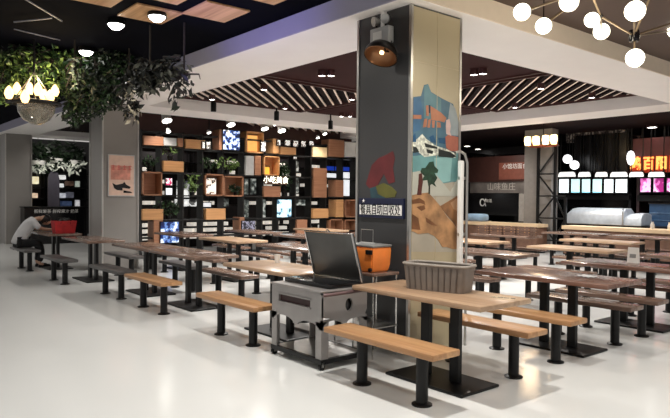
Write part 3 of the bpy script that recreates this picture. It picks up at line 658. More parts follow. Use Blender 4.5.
def arch(mb, u0, u1, z0, z1, axis, off, th=.02, n=10):
    """filled spandrel between two legs with a rounded opening below"""
    pts = [(u0, z1), (u0, z0)]
    for k in range(n+1):
        a_ = math.pi*k/n; pts.append(((u0+u1)/2-(u1-u0)/2*.82*math.cos(a_), z0+(z1-z0)*.75*math.sin(a_)))
    pts += [(u1, z0), (u1, z1)]
    if axis == 'x': mb.prism([(u, off, z) for u, z in pts], (0, th, 0))
    else: mb.prism([(off, u, z) for u, z in pts], (th, 0, 0))
g = MB(); arch(g, .0, .28, .40, .46, 'x', 0); arch(g, .28, LX, .40, .46, 'x', 0); g.build('side_arches', M_cartgrey, t)
g = MB(); arch(g, 0, .4, .37, .44, 'y', 0); arch(g, .4, LY, .37, .44, 'y', 0); g.build('front_arches', M_cartgrey, t)
MB().bb((LX-.02, .02, .44), (LX, LY-.02, H)).bb((.02, LY-.02, .44), (LX, LY, H)).build('rear_apron', M_cartgrey, t)
for x in (0.0, LX-.035):
    for y in (0.0, LY-.035):
        sx, sy = (1 if x == 0 else -1), (1 if y == 0 else -1); ox, oy = (0 if x == 0 else LX), (0 if y == 0 else LY)
        l = MB().prism([(ox+sx*a, oy+sy*b_, .1) for a, b_ in ((0, 0), (.085, 0), (.085, .018), (.018, .018), (.018, .085), (0, .085))], (0, 0, .34)).build('leg', M_cartgrey, t)
        MB().lathe((x+.0175, y+.0175, .03), [(0, -.018), (.03, -.018), (.03, .018), (0, .018)], 16, Matrix.Rotation(R(90), 3, 'X')).build('caster', M_black, l, smooth=True)
        MB().bb((x+.005, y-.006, .03), (x+.03, y+.041, .075)).build('caster_fork', M_steel, l)
g = MB().bb((-.006, -.006, .055), (LX+.006, .03, .1)).bb((-.006, LY-.03, .055), (LX+.006, LY+.006, .1)).bb((-.006, .03, .055), (.03, LY-.03, .1)).bb((LX-.03, .03, .055), (LX+.006, LY-.03, .1)); g.build('base_rail', M_black, t)
MB().bb((.03, .03, .085), (LX-.03, LY-.03, .1)).build('lower_shelf', M_steel, t)
MB().bb((-.012, -.012, H), (LX+.012, LY+.012, H+.018), bev=.005).build('deck', M_cartgrey, t)
MB().box((LX/2+.05, LY/2, H+.04), (LX-.14, LY-.08, .044), bev=.01).build('hob_tray', M_blackg, t, smooth=True)
MB().tube([(-.02, -.05, H-.012), (.03, -.075, H-.008), (LX*.5, -.08, H-.002), (LX, -.07, H), (LX+.02, -.03, H+.0)], .016, 10).build('push_handle', mat('handle_plum', (96, 74, 74), .4), t, smooth=True)
lid = MB(); hx = LX-.03
L0, L1 = Vector((hx, .04, H+.06)), Vector((hx-.1, .08, H+.06+.46))
dy = Vector((0, .74, 0)); nn = Vector((.46, 0, .1)).normalized()*.022
lid.prism([L0, L0+dy, L1+dy, L1], nn); lo = lid.build('lid', mat('lid_black', (96, 96, 95), .34, .9, noise=.1, scale=2), t)
g = MB().tube([L0-nn*.3, L1-nn*.3, L1+dy-nn*.3, L0+dy-nn*.3], .011, 8, closed=True); g.build('lid_rim', M_chrome, lo, smooth=True)
MB().tube([L1+dy*.45, L1+dy*.5+Vector((-.01, 0, .03)), L1+dy*.55], .008, 6).build('lid_latch', M_chrome, lo, smooth=True)
g = MB().tube([L0+Vector((-.03, .0, -.02)), L0+dy+Vector((-.03, 0, -.02))], .014, 8); g.build('hinge', M_black, t)

# rack with orange box
t = thing('side_rack', 'slim chrome rack with wooden top under the orange box', 'rack', (4.31, 4.68, 0))
MB().box((0, 0, .825), (.36, .62, .03), bev=.006).build('top_board', M_walnut, t)
for x in (-.16, .16):
    for y in (-.29, 0, .29): MB().tube([(x, y, 0), (x, y, .81)], .009, 8).build('post', M_chrome, t, smooth=True)
MB().box((0, 0, .3), (.34, .6, .012)).build('lower_shelf', M_steel, t)
M_or = mat('orange_plastic', (226, 126, 52), .42, noise=.04)
t = thing('orange_box', 'orange plastic case with black latches on the rack by the column', 'box', (4.3, 4.62, .84))
g = MB(); v = []
x, y, h = .13, .185, .25
for k, (a, b_) in enumerate([(0, .9), (.06, 1.0), (h-.02, 1.06), (h, 1.03)]): v.append([g.bm.verts.new((sx*x*b_, sy*y*b_, a)) for sx, sy in ((-1, -1), (1, -1), (1, 1), (-1, 1))])
g.bm.faces.new(v[0][::-1]); g.bm.faces.new(v[-1])
for A, B in zip(v, v[1:]):
    for k in range(4): g.bm.faces.new((A[k], A[(k+1) % 4], B[(k+1) % 4], B[k]))
bmesh.ops.bevel(g.bm, geom=list(g.bm.edges), offset=.012, segments=2, affect='EDGES')
g.build('body', M_or, t, smooth=True)
MB().box((0, 0, h+.012), (.27, .4, .024), bev=.008).build('lid', mat('lid_grey', (120, 120, 118), .4), t, smooth=True)
MB().box((-.146, -.16, h-.045), (.02, .09, .045), bev=.006).build('latch', M_black, t)
MB().box((-.144, .08, h-.045), (.012, .07, .02)).build('small_latch', mat('dark_orange', (150, 76, 30), .5), t)
MB().lathe((-.14, -.17, .03), [(0, -.01), (.02, -.01), (.02, .01), (0, .01)], 14, Matrix.Rotation(R(90), 3, 'Y')).build('wheel', M_black, t)
t = thing('card_holder', 'clear thin-framed card holder standing behind the orange case lid', 'holder', (4.33, 4.68, .84+.25+.0241))
g = MB().tube([(0, -.09, .01), (0, -.09, .14), (0, .09, .14), (0, .09, .01)], .004, 6, closed=True); g.build('wire_frame', M_steel, t)
MB().box((0, 0, .004), (.06, .18, .008)).build('base', M_lgrey, t)

# grey ribbed bin on the near table
t = thing('ribbed_bin', 'smoky grey ribbed plastic bin on the pale oak table', 'bin', (4.22, 3.62, .7716), R(104))
M_bin = mat('smoky_plastic', (122, 112, 104), .35, noise=.08, trans=.0)
x, y, h = .28, .12, .225; g = MB(); v = []
prof = [(0, 1), (h, 1.09), (h, 1.04), (.012, .95)]
def ring(s, a, n=44):
    out = []
    for k in range(n):
        th = 2*math.pi*k/n; c, s_ = math.cos(th), math.sin(th); e = .28
        rx = math.copysign(abs(c)**e, c)*x*s; ryy = math.copysign(abs(s_)**e, s_)*y*s
        out.append(g.bm.verts.new((rx, ryy, a)))
    return out
v = [ring(s, a) for a, s in prof]
for A, B in zip(v, v[1:]):
    for k in range(len(A)): g.bm.faces.new((A[k], A[(k+1) % len(A)], B[(k+1) % len(B)], B[k]))
g.bm.faces.new(v[0][::-1]); g.bm.faces.new(v[-1])
g.build('basin', M_bin, t, smooth=True)
for k in range(9):
    for s in (-1, 1):
        xx = -.22+k*.055; MB().tube([(xx, s*(y+.003), .01), (xx*1.07, s*(y*1.08+.006), h-.02)], .006, 6).build('rib', mat('bin_rib', (92, 84, 78), .4), t)
g = MB(); pts = []
for k in range(44):
    th = 2*math.pi*k/44; c, s_ = math.cos(th), math.sin(th); pts.append((math.copysign(abs(c)**.28, c)*x*1.1, math.copysign(abs(s_)**.28, s_)*y*1.1, h+.002))
g.tube(pts, .012, 8, closed=True); g.build('rim', mat('bin_rim', (150, 142, 134), .35), t, smooth=True)
# small things on tables
t = thing('paper_cup', 'small white cup at the far edge of the table left of the cart', 'cup', (4.33, 6.3, .7711))
MB().lathe((0, 0, 0), [(0, 0), (.028, 0), (.038, .1), (.036, .1), (.027, .006), (0, .006)], 20).build('cup_wall', M_white, t, smooth=True)
MB().lathe((0, 0, .1), [(.038, -.003), (.041, 0), (.038, .003), (.036, 0), (.038, -.003)], 20).build('rolled_rim', M_white, t, smooth=True)
t = thing('table_card', 'white upright table card at the right edge tables', 'card', (8.1, 3.68, .7711))
MB().prism([(-.03, -.07, 0), (.03, -.07, 0), (0, -.07, .2)], (0, .14, 0)).build('card', M_white, t)
MB().box((-.018, 0, .09), (.002, .08, .05), Matrix.Rotation(R(8.5), 3, 'Y')).build('printed_text', M_grey, t)
g_ = 'small white squares left on the far tables'
for i, (x, y, l) in enumerate([(4.2, 7.95, 'clear shiny wrapper on the brown walnut table left of centre'), (6.2, 3.3, 'pale sheet of paper on the right foreground table')]):
    t = thing('paper_sheet', l, 'paper', (x, y, .7711), R(20+i*50)); g = MB(); n = 6
    vs = [[g.bm.verts.new((-.1+.2*a/n, -.07+.14*b_/n, .004+.01*abs(math.sin(a*1.7+b_)))) for b_ in range(n+1)] for a in range(n+1)]
    for a in range(n):
        for b_ in range(n): g.bm.faces.new((vs[a][b_], vs[a+1][b_], vs[a+1][b_+1], vs[a][b_+1]))
    r_ = bmesh.ops.extrude_face_region(g.bm, geom=list(g.bm.faces)); bmesh.ops.translate(g.bm, verts=[q for q in r_['geom'] if isinstance(q, bmesh.types.BMVert)], vec=(0, 0, -.003))
    g.build('sheet', mat('wrapper', (206, 190, 186), .15, noise=.1) if i == 0 else M_lgrey, t)
# red bag on a far table
t = thing('red_bag', 'bright red open-topped bag with black handles on the table the person leans on', 'bag', (4.0, 13.82, .7711))
g = MB(); v = [[g.bm.verts.new((sx*.21*s, sy*.13*s, a)) for sx, sy in ((-1, -1), (1, -1), (1, 1), (-1, 1))] for a, s in ((0, .92), (.26, 1.08), (.262, 1.02), (.02, .88))]
g.bm.faces.new(v[0][::-1]); g.bm.faces.new(v[-1])
for A, B in zip(v, v[1:]):
    for k in range(4): g.bm.faces.new((A[k], A[(k+1) % 4], B[(k+1) % 4], B[k]))
g.build('body', mat('red_cloth', (190, 34, 38), .6, noise=.1), t)
for s in (-1, 1): MB().tube([(-.1, s*.13, .2), (-.07, s*.13, .32), (.07, s*.13, .32), (.1, s*.13, .2)], .01, 8).build('handle', M_black, t, smooth=True)
MB().box((.03, 0, .25), (.24, .18, .1), bev=.03).build('dark_contents', M_blackg, t, smooth=True)

# wooden crates on a far table
t0 = None
for k in range(4):
    yy = 8.4-.55+k*.36
    tt = thing('cutlery_crate', ['first', 'second', 'third', 'fourth'][k]+' slatted brown crate from the right, on the far table behind the pipe', 'crate', (12.1, yy, .7711), 0, 'slatted crates in a row on the far table')
    MB().box((0, 0, .01), (.3, .32, .02)).build('bottom', M_walnut, tt)
    for z in (.05, .11, .17):
        g = MB(); 
        for s in (-1, 1): g.box((s*.145, 0, z), (.012, .32, .045)).box((0, s*.154, z), (.3, .012, .045))
        g.build('slat', M_walnut, tt)
    g = MB()
    for sx in (-1, 1):
        for sy in (-1, 1): g.box((sx*.13, sy*.14, .1), (.02, .02, .19))
    g.build('corner_post', M_box, tt)

# ---------------------------------------------------------------- food stalls along the right wall
SX0 = 18.6
def wy_(px, py, x=SX0): q = W(px, py, 'x', x); return q.y, q.z
def stall(name, label, pxa, pxb, zt, cat='stall', m=M_blackg, depth=1.6):
    ya = wy_(pxa, 190)[0]; yb = wy_(pxb, 190)[0]; yc = (ya+yb)/2; hw = abs(ya-yb)/2
    t = thing(name, label, cat, (SX0, yc, 0))
    MB().bb((depth, -hw, 0), (depth+.08, hw, zt)).build('back_wall', m, t)
    for s in (-1, 1): MB().bb((.06, s*hw-.04, 0), (depth, s*hw+.04, zt)).build('side_wall', m, t)
    return t, yc, hw
def sub(t, mb, name, m):
    o = mb.build(name, m, t); return o
def face_box(t, a, b_, m, name, x=0.0, d=.06, bev=0):
    """box on the stall front between two measured corners"""
    y0, z1 = wy_(a[0], a[1], SX0+x); y1, z0 = wy_(b_[0], b_[1], SX0+x)
    c = t.location
    return MB().bb((SX0+x-c.x, y1-c.y, z0), (SX0+x+d-c.x, y0-c.y, z1), bev=bev).build(name, m, t)
# left stall, next to the mural column
t, yc, hw = stall('food_stall', 'dark food stall with brown awning board just right of the mural column', 466, 538, 3.3)
face_box(t, (466, 158), (538, 181), mat('awning_brown', (66, 36, 30), .5), 'fascia_board', -.1, .1)
face_box(t, (499, 163), (531, 179), mat('sign_brown', (122, 70, 56), .5), 'sign_panel', -.14, .04)
y_, z_ = wy_(515, 166.5, SX0-.15); text('lettering', '小馆坊面食', .2, M_white, (-.165, y_-yc, z_), ROT_X, t)
face_box(t, (470, 181.5), (538, 193), mat('window_band', (112, 106, 102), .3, noise=.2, scale=2), 'window_band', -.02, .05)
y_, z_ = wy_(500, 187, SX0-.1); text('window_lettering', '山味鱼庄', .3, mat('pale_letter', (190, 184, 176), .5), (-.04, y_-yc, z_), ROT_X, t)
face_box(t, (468, 193.5), (518.5, 216), M_blackg, 'counter_panel', -.05, .05)
y_, z_ = wy_(483, 202, SX0-.06); text('logo', 'α', .5, M_white, (-.07, y_-yc, z_), ROT_X, t)
y_, z_ = wy_(489, 201, SX0-.06); text('logo_lettering', '味道', .13, M_white, (-.07, y_-yc, z_), ROT_X, t)
face_box(t, (519, 193.5), (538, 222), mat('pale_panel', (164, 158, 150), .5), 'pale_panel', -.05, .05)
# middle stall
t, yc, hw = stall('food_stall', 'black food stall with pale cyan menu boards above a domed steel hood', 556, 629, 3.5)
face_box(t, (574, 136), (629, 172), mat('sign_black', (13, 12, 15), .25), 'sign_board', -.12, .12)
face_box(t, (556, 194.5), (629, 200), M_black, 'beam', -.05, .15)
tt_c = picture('shimmer', [(20, 18, 20), (60, 52, 50), (110, 98, 90), (150, 140, 130)], 14, .1)  # mottled tones and slight emission imitate reflections on the dark front
face_box(t, (566, 133), (624, 139), tt_c, 'bulkhead', -.11, .1)
MC = [glow('menu_white', (238, 248, 252), 1.1), picture('menu_cyan', [(110, 205, 225), (160, 225, 238), (205, 240, 240), (214, 238, 214)], 1.6, 1.0)]
GM = 'pale lit menu boards over the middle stall'
for i, (a, b_, k) in enumerate([(558.5, 569.5, 0), (570.5, 580.5, 1), (581.3, 591, 1), (592, 602.5, 1), (603.5, 614.2, 0), (614.8, 628, 0)]):
    y0, z1 = wy_(a, 178.3, SX0-.2); y1, z0 = wy_(b_, 193.6, SX0-.2)
    m_ = thing('menu_board', ['white lit menu board, leftmost of the six over the hood', 'cyan lit menu board right beside the leftmost white one', 'cyan lit menu board, middle of the three cyan ones', 'cyan lit menu board, rightmost of the three cyan ones', 'white lit menu board right of the cyan ones', 'widest white lit menu board at the right end of the six'][i], 'menu board', (SX0-.2, (y0+y1)/2, z0), 0, GM)
    hw_ = abs(y0-y1)/2; MB().bb((0, -hw_, 0), (.06, hw_, z1-z0)).build('frame', M_blackg, m_); MB().bb((-.006, -hw_+.03, .03), (0, hw_-.03, z1-z0-.03)).build('lit_face', MC[k], m_)
    for s in (-1, 1): MB().bb((.02, s*hw_*.8-.01, z1-z0), (.04, s*hw_*.8+.01, ZF-.06-z0)).build('hanger', M_black, m_)
MA = [glow('awning_white', (244, 244, 240), .9)]
for i, (a, b_) in enumerate([(558, 575), (578, 590), (595, 607), (610, 627), (629, 643), (648, 664)]):
    y0, z1 = wy_(a, 172.2, SX0-.36); y1, z0 = wy_(b_, 176.6, SX0-.36)
    hw_ = abs(y0-y1)/2; h = z1-z0
    m_ = thing('valance_light', ['leftmost white lit valance over the menu boards', 'second white lit valance from the left over the menus', 'third lit valance, above the cyan menu boards', 'fourth lit valance, above the widest white menu board', 'fifth lit valance, below the start of the orange lettering', 'rightmost lit valance under the orange lettering'][i], 'light', (SX0-.36, (y0+y1)/2, z0), 0, 'white lit valances over the stalls')
    MB().prism([(0, -hw_, 0), (0, hw_, 0), (0, hw_*.9, h*.8), (0, hw_*.7, h), (0, -hw_*.7, h), (0, -hw_*.9, h*.8)], (.05, 0, 0)).build('lit_panel', MA[0], m_)
    MB().bb((.05, -hw_, -.02), (.09, hw_, h+.02)).build('backing', M_blackg, m_)
    for s in (-1, 1): MB().bb((.055, s*hw_*.8-.01, h), (.075, s*hw_*.8+.01, ZF-.06-z0)).build('hanger', M_black, m_)
# right stall
t, yc, hw = stall('food_stall', 'food stall with orange glowing lettering and magenta menus at right edge', 637, 720, 3.5, m=mat('stall_plum', (48, 26, 28), .5))
face_box(t, (633, 139), (716, 153), mat('bulkhead_plum', (104, 54, 52), .5), 'bulkhead', -.2, .2)
face_box(t, (632, 153.5), (716, 172), mat('sign_dark', (26, 18, 18), .4), 'sign_back', -.1, .08)
face_box(t, (637, 195), (716, 202), M_black, 'beam', -.05, .15)
y_, z_ = wy_(652, 164, SX0-.16)
s_ = thing('neon_sign', 'large orange glowing lettering at the right edge over the magenta menus', 'sign', (SX0-.16, y_, z_))
MB().bb((.0, -.95, -.24), (.03, .62, .24)).build('back_plate', mat('sign_red_glow', (150, 40, 16), .5, emit=.5), s_)
for k, ch in enumerate('鸡百阳日'):
    q = text('glyph', ch, .31, glow('neon_orange', (255, 166, 84), 1.5), (-.03, .45-k*.36, 0), ROT_X, s_, extrude=.03, bold=.008); q.scale = (1, 1.3, 1)
for i, (a, b_) in enumerate([(639.5, 651.5), (652.8, 664.5), (666, 678)]):
    y0, z1 = wy_(a, 177.5, SX0-.2); y1, z0 = wy_(b_, 193, SX0-.2); hw_ = abs(y0-y1)/2
    m_ = thing('menu_board', ['magenta lit menu board, first of the row at the right edge', 'magenta lit menu board, second of the row at the right edge', 'magenta lit menu board cut by the right photo edge'][i], 'menu board', (SX0-.2, (y0+y1)/2, z0), 0, 'magenta lit menu boards of the right stall')
    MB().bb((0, -hw_, 0), (.06, hw_, z1-z0)).build('frame', M_blackg, m_); MB().bb((-.006, -hw_+.03, .03), (0, hw_-.03, z1-z0-.03)).build('lit_face', picture('menu_magenta%d' % i, [(150, 30, 110), (200, 100, 170), (232, 180, 220), (120, 20, 90)], 3.2, .95), m_)
    for s in (-1, 1): MB().bb((.02, s*hw_*.8-.01, z1-z0), (.04, s*hw_*.8+.01, ZF-.06-z0)).build('hanger', M_black, m_)
# globe pendants by the menus
for i, (px, py) in enumerate([(567.5, 159), (574.5, 165)]):
    p = W(px, py, 'x', SX0-.7)
    g_ = thing('globe_pendant', ['upper left white globe pendant beside the black stall sign', 'lower right white globe pendant beside the black stall sign'][i], 'lamp', p, 0, 'white globe pendants')
    MB().lathe((0, 0, 0), [(0, -.13)]+[(.14*math.cos(a), .14*math.sin(a)) for a in [(-1.3+k*.26) for k in range(11)]]+[(0, .14)], 18).build('globe', glow('globe_white', (250, 250, 252), 1.6), g_, smooth=True)
    MB().tube([(0, 0, .13), (0, 0, ZF-.06-p.z)], .008, 6).build('cord', M_black, g_)
p = W(630.8, 158, 'x', SX0-.5); g_ = thing('globe_pendant', 'oval white glowing lamp at the left end of the orange lettering', 'lamp', p)
MB().lathe((0, 0, 0), [(0, -.22), (.07, -.17), (.11, -.05), (.11, .08), (.07, .18), (0, .22)], 16).build('globe', glow('globe_white', (250, 250, 252), 1.6), g_, smooth=True)
MB().tube([(0, 0, .2), (0, 0, ZF-.06-p.z)], .008, 6).build('cord', M_black, g_)
# counters
def counter(label, ya, yb, x=16.0, d=.6, zt=.86):
    t = thing('service_counter', label, 'counter', (x+d/2, (ya+yb)/2, 0)); hw = abs(ya-yb)/2
    MB().bb((-d/2-.03, -hw, zt-.1), (d/2, hw, zt), bev=.01).build('worktop', M_cream, t)
    MB().bb((-d/2+.05, -hw+.03, .08), (d/2-.02, hw-.03, zt-.1)).build('body', mat('counter_brown', (112, 82, 66), .5, noise=.1), t)
    MB().bb((-d/2+.09, -hw+.05, 0), (d/2-.05, hw-.05, .08)).build('plinth', M_black, t)
    return t
counter('long cream-topped counter before the stalls at the right edge', W(562, 228, 'x', 16).y, 3.6)
counter('cream-topped counter just right of the mural column', W(537, 226, 'x', 16).y, W(462, 225, 'x', 16).y)
# domed steel hood and glass case on a back counter
bc = thing('service_counter', 'black back counter under the domed steel hood', 'counter', (17.4, 8.4, 0))
MB().bb((-.25, -1.9, 0), (.4, 1.2, .84)).build('body', M_blackg, bc); MB().bb((-.28, -1.93, .84), (.43, 1.23, .88)).build('worktop', M_black, bc)
ya, zb_ = wy_(570, 226, 17.3)[0], .881; yb = wy_(627, 226, 17.3)[0]; yc_ = wy_(645, 226, 17.3)[0]
t = thing('steel_hood', 'large domed pale steel food hood on the stall counter at right', 'hood', (17.4, (ya+yc_)/2, zb_))
c = (ya+yc_)/2; M_hood = mat('hood_steel', (196, 204, 212), .35, .35, noise=.05)
hz_ = wy_(600, 208, 17.3)[1]-zb_
def hood(y0, y1, h, name):
    prof = [(-.34, 0), (-.33, h*.55), (-.27, h*.86), (-.16, h), (.16, h), (.3, h*.8), (.34, 0)]
    g = MB(); A = [(x_, y0-.0, z) for x_, z in prof]
    rings = []
    for yy, sc in ((y0, .72), (y0-.12*(1 if y0 > y1 else -1), .93), (y0-.3, 1), (y1+.02, 1), (y1, .97)):
        rings.append([g.bm.verts.new((x_*(.9+.1*sc), yy, z*sc)) for x_, z in prof])
    g.bm.faces.new(rings[0]); g.bm.faces.new(rings[-1][::-1])
    for P_, Q_ in zip(rings, rings[1:]):
        for k in range(len(prof)-1): g.bm.faces.new((P_[k], P_[k+1], Q_[k+1], Q_[k]))
        g.bm.faces.new((P_[-1], P_[0], Q_[0], Q_[-1]))
    return g.build(name, M_hood, t, smooth=True)
hood(ya-c, yb-c, hz_, 'dome'); hood(yb-c, yc_-c, hz_*.74, 'low_dome')
MB().bb((-.37, yb-c-.015, 0), (-.345, yb-c+.015, hz_)).build('seam_strip', M_steel, t)
MB().bb((-.36, yc_-c, -.0005), (.36, ya-c, .02)).build('skirt', M_steel, t)
lamp('awning_fill', (16.9, 12.4, 3.2), 90, (1, .9, .8), 'SPOT', 110, .1, (18.6, 12.6, 2.0))  # added spot without a fixture, brightens the brown stall front
lamp('stall_fill', (16.9, 8.6, 3.3), 150, (.92, .96, 1.0), 'SPOT', 120, .1)  # added cool spot without a fixture, brightens the domed hood
ya2, yb2 = wy_(641, 215, 17.4)[0], 4.2
t = thing('display_case', 'dim blue glass display case at the right edge behind the counter', 'case', (18.2, (ya2+yb2)/2, 0)); hw = (ya2-yb2)/2
MB().bb((-.35, -hw, 0), (.35, hw, .84)).build('cabinet', M_blackg, t)
MB().bb((-.33, -hw+.02, .84), (.33, hw-.02, 1.48)).build('glass_body', mat('blue_glass', (44, 66, 92), .12, emit=.25), t)
for k in range(2): MB().bb((-.345, -hw+.02, 1.03+k*.2), (-.33, hw-.02, 1.045+k*.2)).build('shelf_edge', mat('blue_edge', (86, 116, 150), .3), t)
MB().bb((-.37, -hw, 1.48), (.37, hw, 1.52)).build('top_frame', M_black, t)
rng = random.Random(9)
for k in range(7):
    y_ = 4.4+k*.42; cc = [(220, 120, 90), (236, 226, 206), (200, 196, 190), (180, 60, 50)][k % 4]
    o = MB().lathe((0, 0, 0), [(0, 0), (.05, 0), (.055, .1), (.03, .15), (.03, .18), (0, .18)], 14).build('jar', mat('jar_%d' % (k % 4), cc, .3), smooth=True); o.location = (16.25, y_, .861)
    tag(o, 'small condiment jar on the long cream counter at the right edge', 'jar', 'condiment jars on the long cream counter')
t = thing('covered_tray', 'pale blue covered food trays on the counter behind the white pipe', 'tray', (16.3, W(477, 220, 'x', 16.3).y, .861))
MB().box((0, 0, .12), (.4, .7, .24), bev=.09, seg=4).build('cover', mat('pale_blue', (150, 178, 204), .4), t, smooth=True)
MB().box((0, 0, .012), (.46, .78, .024)).build('tray', M_steel, t)
# clad pillar with black lattice frame
py0, py1 = W(524, 190, 'x', 16.75).y, W(556, 190, 'x', 16.75).y
struct(MB().bb((16.75, py1+.16, 0), (17.1, py0, ZF-.05)).build('pillar', mat('pillar_grey', (134, 130, 126), .5, noise=.04)))
t = thing('truss_frame', 'black steel zigzag truss on the grey pillar right of the brown stall', 'truss', (16.6, (py0+py1)/2, 0))
ty0, ty1 = W(538, 190, 'x', 16.6).y-t.location.y, W(555, 190, 'x', 16.6).y-t.location.y
for y_ in (ty0, ty1): MB().bb((-.035, y_-.035, 0), (.035, y_+.035, 3.2)).build('post', M_black, t)
ty2 = ty1-.34
MB().bb((-.035, ty2-.035, 0), (.035, ty2+.035, 1.65)).build('post', M_black, t)
zz = [W(546, v, 'x', 16.6).z for v in (151, 174, 196, 218, 240)]
for k, (a, b_) in enumerate(zip(zz, zz[1:])):
    pa, pb = ((ty1, a), (ty0, b_)) if k % 2 == 0 else ((ty0, a), (ty1, b_))
    MB().tube([(0, pa[0], pa[1]), (0, pb[0], pb[1])], .028, 8).build('diagonal', M_black, t)
    MB().tube([(0, ty0, b_), (0, ty1 if k < 1 else ty2, b_)], .022, 8).build('cross_bar', M_black, t)
MB().tube([(0, ty1, zz[2]), (0, ty2, zz[3])], .028, 8).build('diagonal', M_black, t); MB().tube([(0, ty2, zz[3]), (0, ty1, max(zz[4], .1))], .028, 8).build('diagonal', M_black, t)
# ring of warm shaded lamps near the truss
p = W(541, 140, 'x', 15.4)
t = thing('ring_chandelier', 'warm chandelier of glowing shades on a ring near the black truss', 'lamp', p)
for i, dy_ in enumerate([.42, .17, -.14, -.38]):
    l = MB().lathe((.02*(i % 2), dy_, 0), [(0, -.13), (.07, -.13), (.095, -.02), (.085, .11), (0, .13)], 14).build('shade', M_bulbw, t, smooth=True)
for dy_ in (.28, 0, -.25): MB().lathe((.25, dy_, -.06), [(0, -.08), (.06, -.06), (.07, .04), (0, .08)], 12).build('shade', M_bulbw, t, smooth=True)
g = MB().tube([(.12+.22*math.cos(a), .45*math.sin(a), -.16) for a in [k*.3927 for k in range(16)]], .02, 6, closed=True); g.build('ring', mat('ring_copper', (120, 60, 40), .4, .6), t)
MB().tube([(.12, 0, -.16), (.12, 0, ZF-.06-p.z)], .015, 6).build('stem', M_black, t); MB().tube([(.12, -.44, -.16), (.12, .44, -.16)], .012, 6).build('cross_arm', M_black, t)
lamp('chandelier_lamp', (p.x-.4, p.y, p.z), 25, (1, .75, .5), 'POINT', size=.2)

# ---------------------------------------------------------------- globe chandelier, top right
hub = W(634, 36, 'y', 3.05)
t = thing('globe_chandelier', 'branching black chandelier with big glowing white globes at top right', 'lamp', hub)
BL = [((522, 12), 3.05, 8.5), ((543.5, 26), 3.3, 8), ((569, 2), 2.8, 9.5), ((592, 20), 3.1, 7.5), ((601.5, 31.5), 3.3, 8), ((635, 11), 2.8, 10), ((635, 58), 3.05, 9), ((676, 30), 3.3, 8)]
MB().lathe((0, 0, 0), [(0, -.06), (.05, -.06), (.06, 0), (.05, .06), (0, .06)], 12).build('hub', M_blackg, t, smooth=True)
MB().tube([(0, 0, .05), (0, 0, ZF-hub.z)], .012, 8).build('stem', M_steel, t)
M_rod = mat('rod_bronze', (150, 130, 104), .35, .6)
pos = []
for (pp, yy, r_) in BL:
    q = W(pp[0], pp[1], 'y', yy)-hub; pos.append(q); rr_ = r_/F*((q+hub-EYE).dot(fw))
    a_ = MB().lathe(q, [(0, -rr_)]+[(rr_*math.cos(a), rr_*math.sin(a)) for a in [(-1.4+k*.28) for k in range(11)]]+[(0, rr_)], 20).build('globe', M_bulb, t, smooth=True)
j1 = Vector((-.62, .05, .1)); j2 = Vector((-.95, .0, .28)); 
MB().lathe(j1, [(0, -.03), (.03, 0), (0, .03)], 8).build('joint', M_black, t); MB().lathe(j2, [(0, -.03), (.03, 0), (0, .03)], 8).build('joint', M_black, t)
for a, b_ in [((0, 0, 0), j1), (j1, j2), ((0, 0, 0), pos[5]), ((0, 0, 0), pos[6]), ((0, 0, 0), pos[7]), (j1, pos[3]), (j1, pos[4]), (j2, pos[2]), (j2, pos[1]), (j2, pos[0]), ((0, 0, 0), (.9, -.3, .34)), ((0, 0, 0), (-.4, -.4, .4))]:
    MB().tube([a, b_], .011, 8).build('arm', M_rod, t)
for k in (0, 3, 6): lamp('globe_lamp', tuple(hub+pos[k]+Vector((0, -.05, -.16))), 9, (1, .86, .66), 'POINT', size=.1)
MB().tube([pos[2]+Vector((0, 0, .05)), pos[2]+Vector((0, 0, max(.06, ZF-hub.z-pos[2].z)))], .006, 6).build('cord', M_black, t)
MB().tube([pos[1], (pos[1].x, pos[1].y, ZF-hub.z)], .006, 6).build('cord', M_black, t)

# ---------------------------------------------------------------- amber chandelier and greenery, top left
cy_ = 9.4; p = W(34, 101, 'y', cy_)
t = thing('amber_chandelier', 'chandelier with glowing amber bulbs over a glass bowl at upper left', 'lamp', p)
for i, (px, py, yy) in enumerate([(9, 94, 9.2), (17, 90, 9.6), (25, 98, 9.1), (30, 90, 9.7), (38, 91, 9.1), (44, 97, 9.5), (50, 98, 9.2), (55, 92, 9.6)]):
    q = W(px, py, 'y', yy)-p
    b_ = MB().lathe(q, [(0, -.07), (.035, -.06), (.06, 0), (.05, .05), (.02, .1), (0, .115)], 14).build('bulb', mat('bulb_amber', (255, 206, 138), .4, emit=3.2, noise=.02), t, smooth=True)
    MB().tube([(q.x, q.y, q.z-.06), (q.x*.9, q.y*.9, -.03)], .014, 6).build('candle_arm', M_black, t)
g = MB().tube([(.34*math.cos(a), .3*math.sin(a), -.03) for a in [k*.3927 for k in range(16)]], .025, 8, closed=True); g.build('ring', M_black, t)
MB().bb((-.36, -.03, -.05), (.36, .03, -.02)).build('cross_bar', M_black, t)
MB().lathe((.03, 0, -.06), [(.25, 0), (.235, -.1), (.17, -.2), (.07, -.26), (0, -.27), (0, -.26), (.07, -.25), (.16, -.19), (.225, -.1), (.24, 0)], 24).build('glass_bowl', mat('bowl_glass', (190, 186, 176), .08, trans=.75, noise=.1, scale=20), t, smooth=True)
MB().tube([(0, 0, -.03), (0, 0, ZF-p.z)], .015, 8).build('stem', M_black, t)
for k in range(5): MB().tube([(.0, 0, .4), (.3*math.cos(k*1.257), .3*math.sin(k*1.257), -.02)], .008, 6).build('stay', M_steel, t)
lamp('amber_lamp', tuple(p+Vector((.1, -.1, .3))), 22, (1, .78, .48), 'POINT', size=.2)

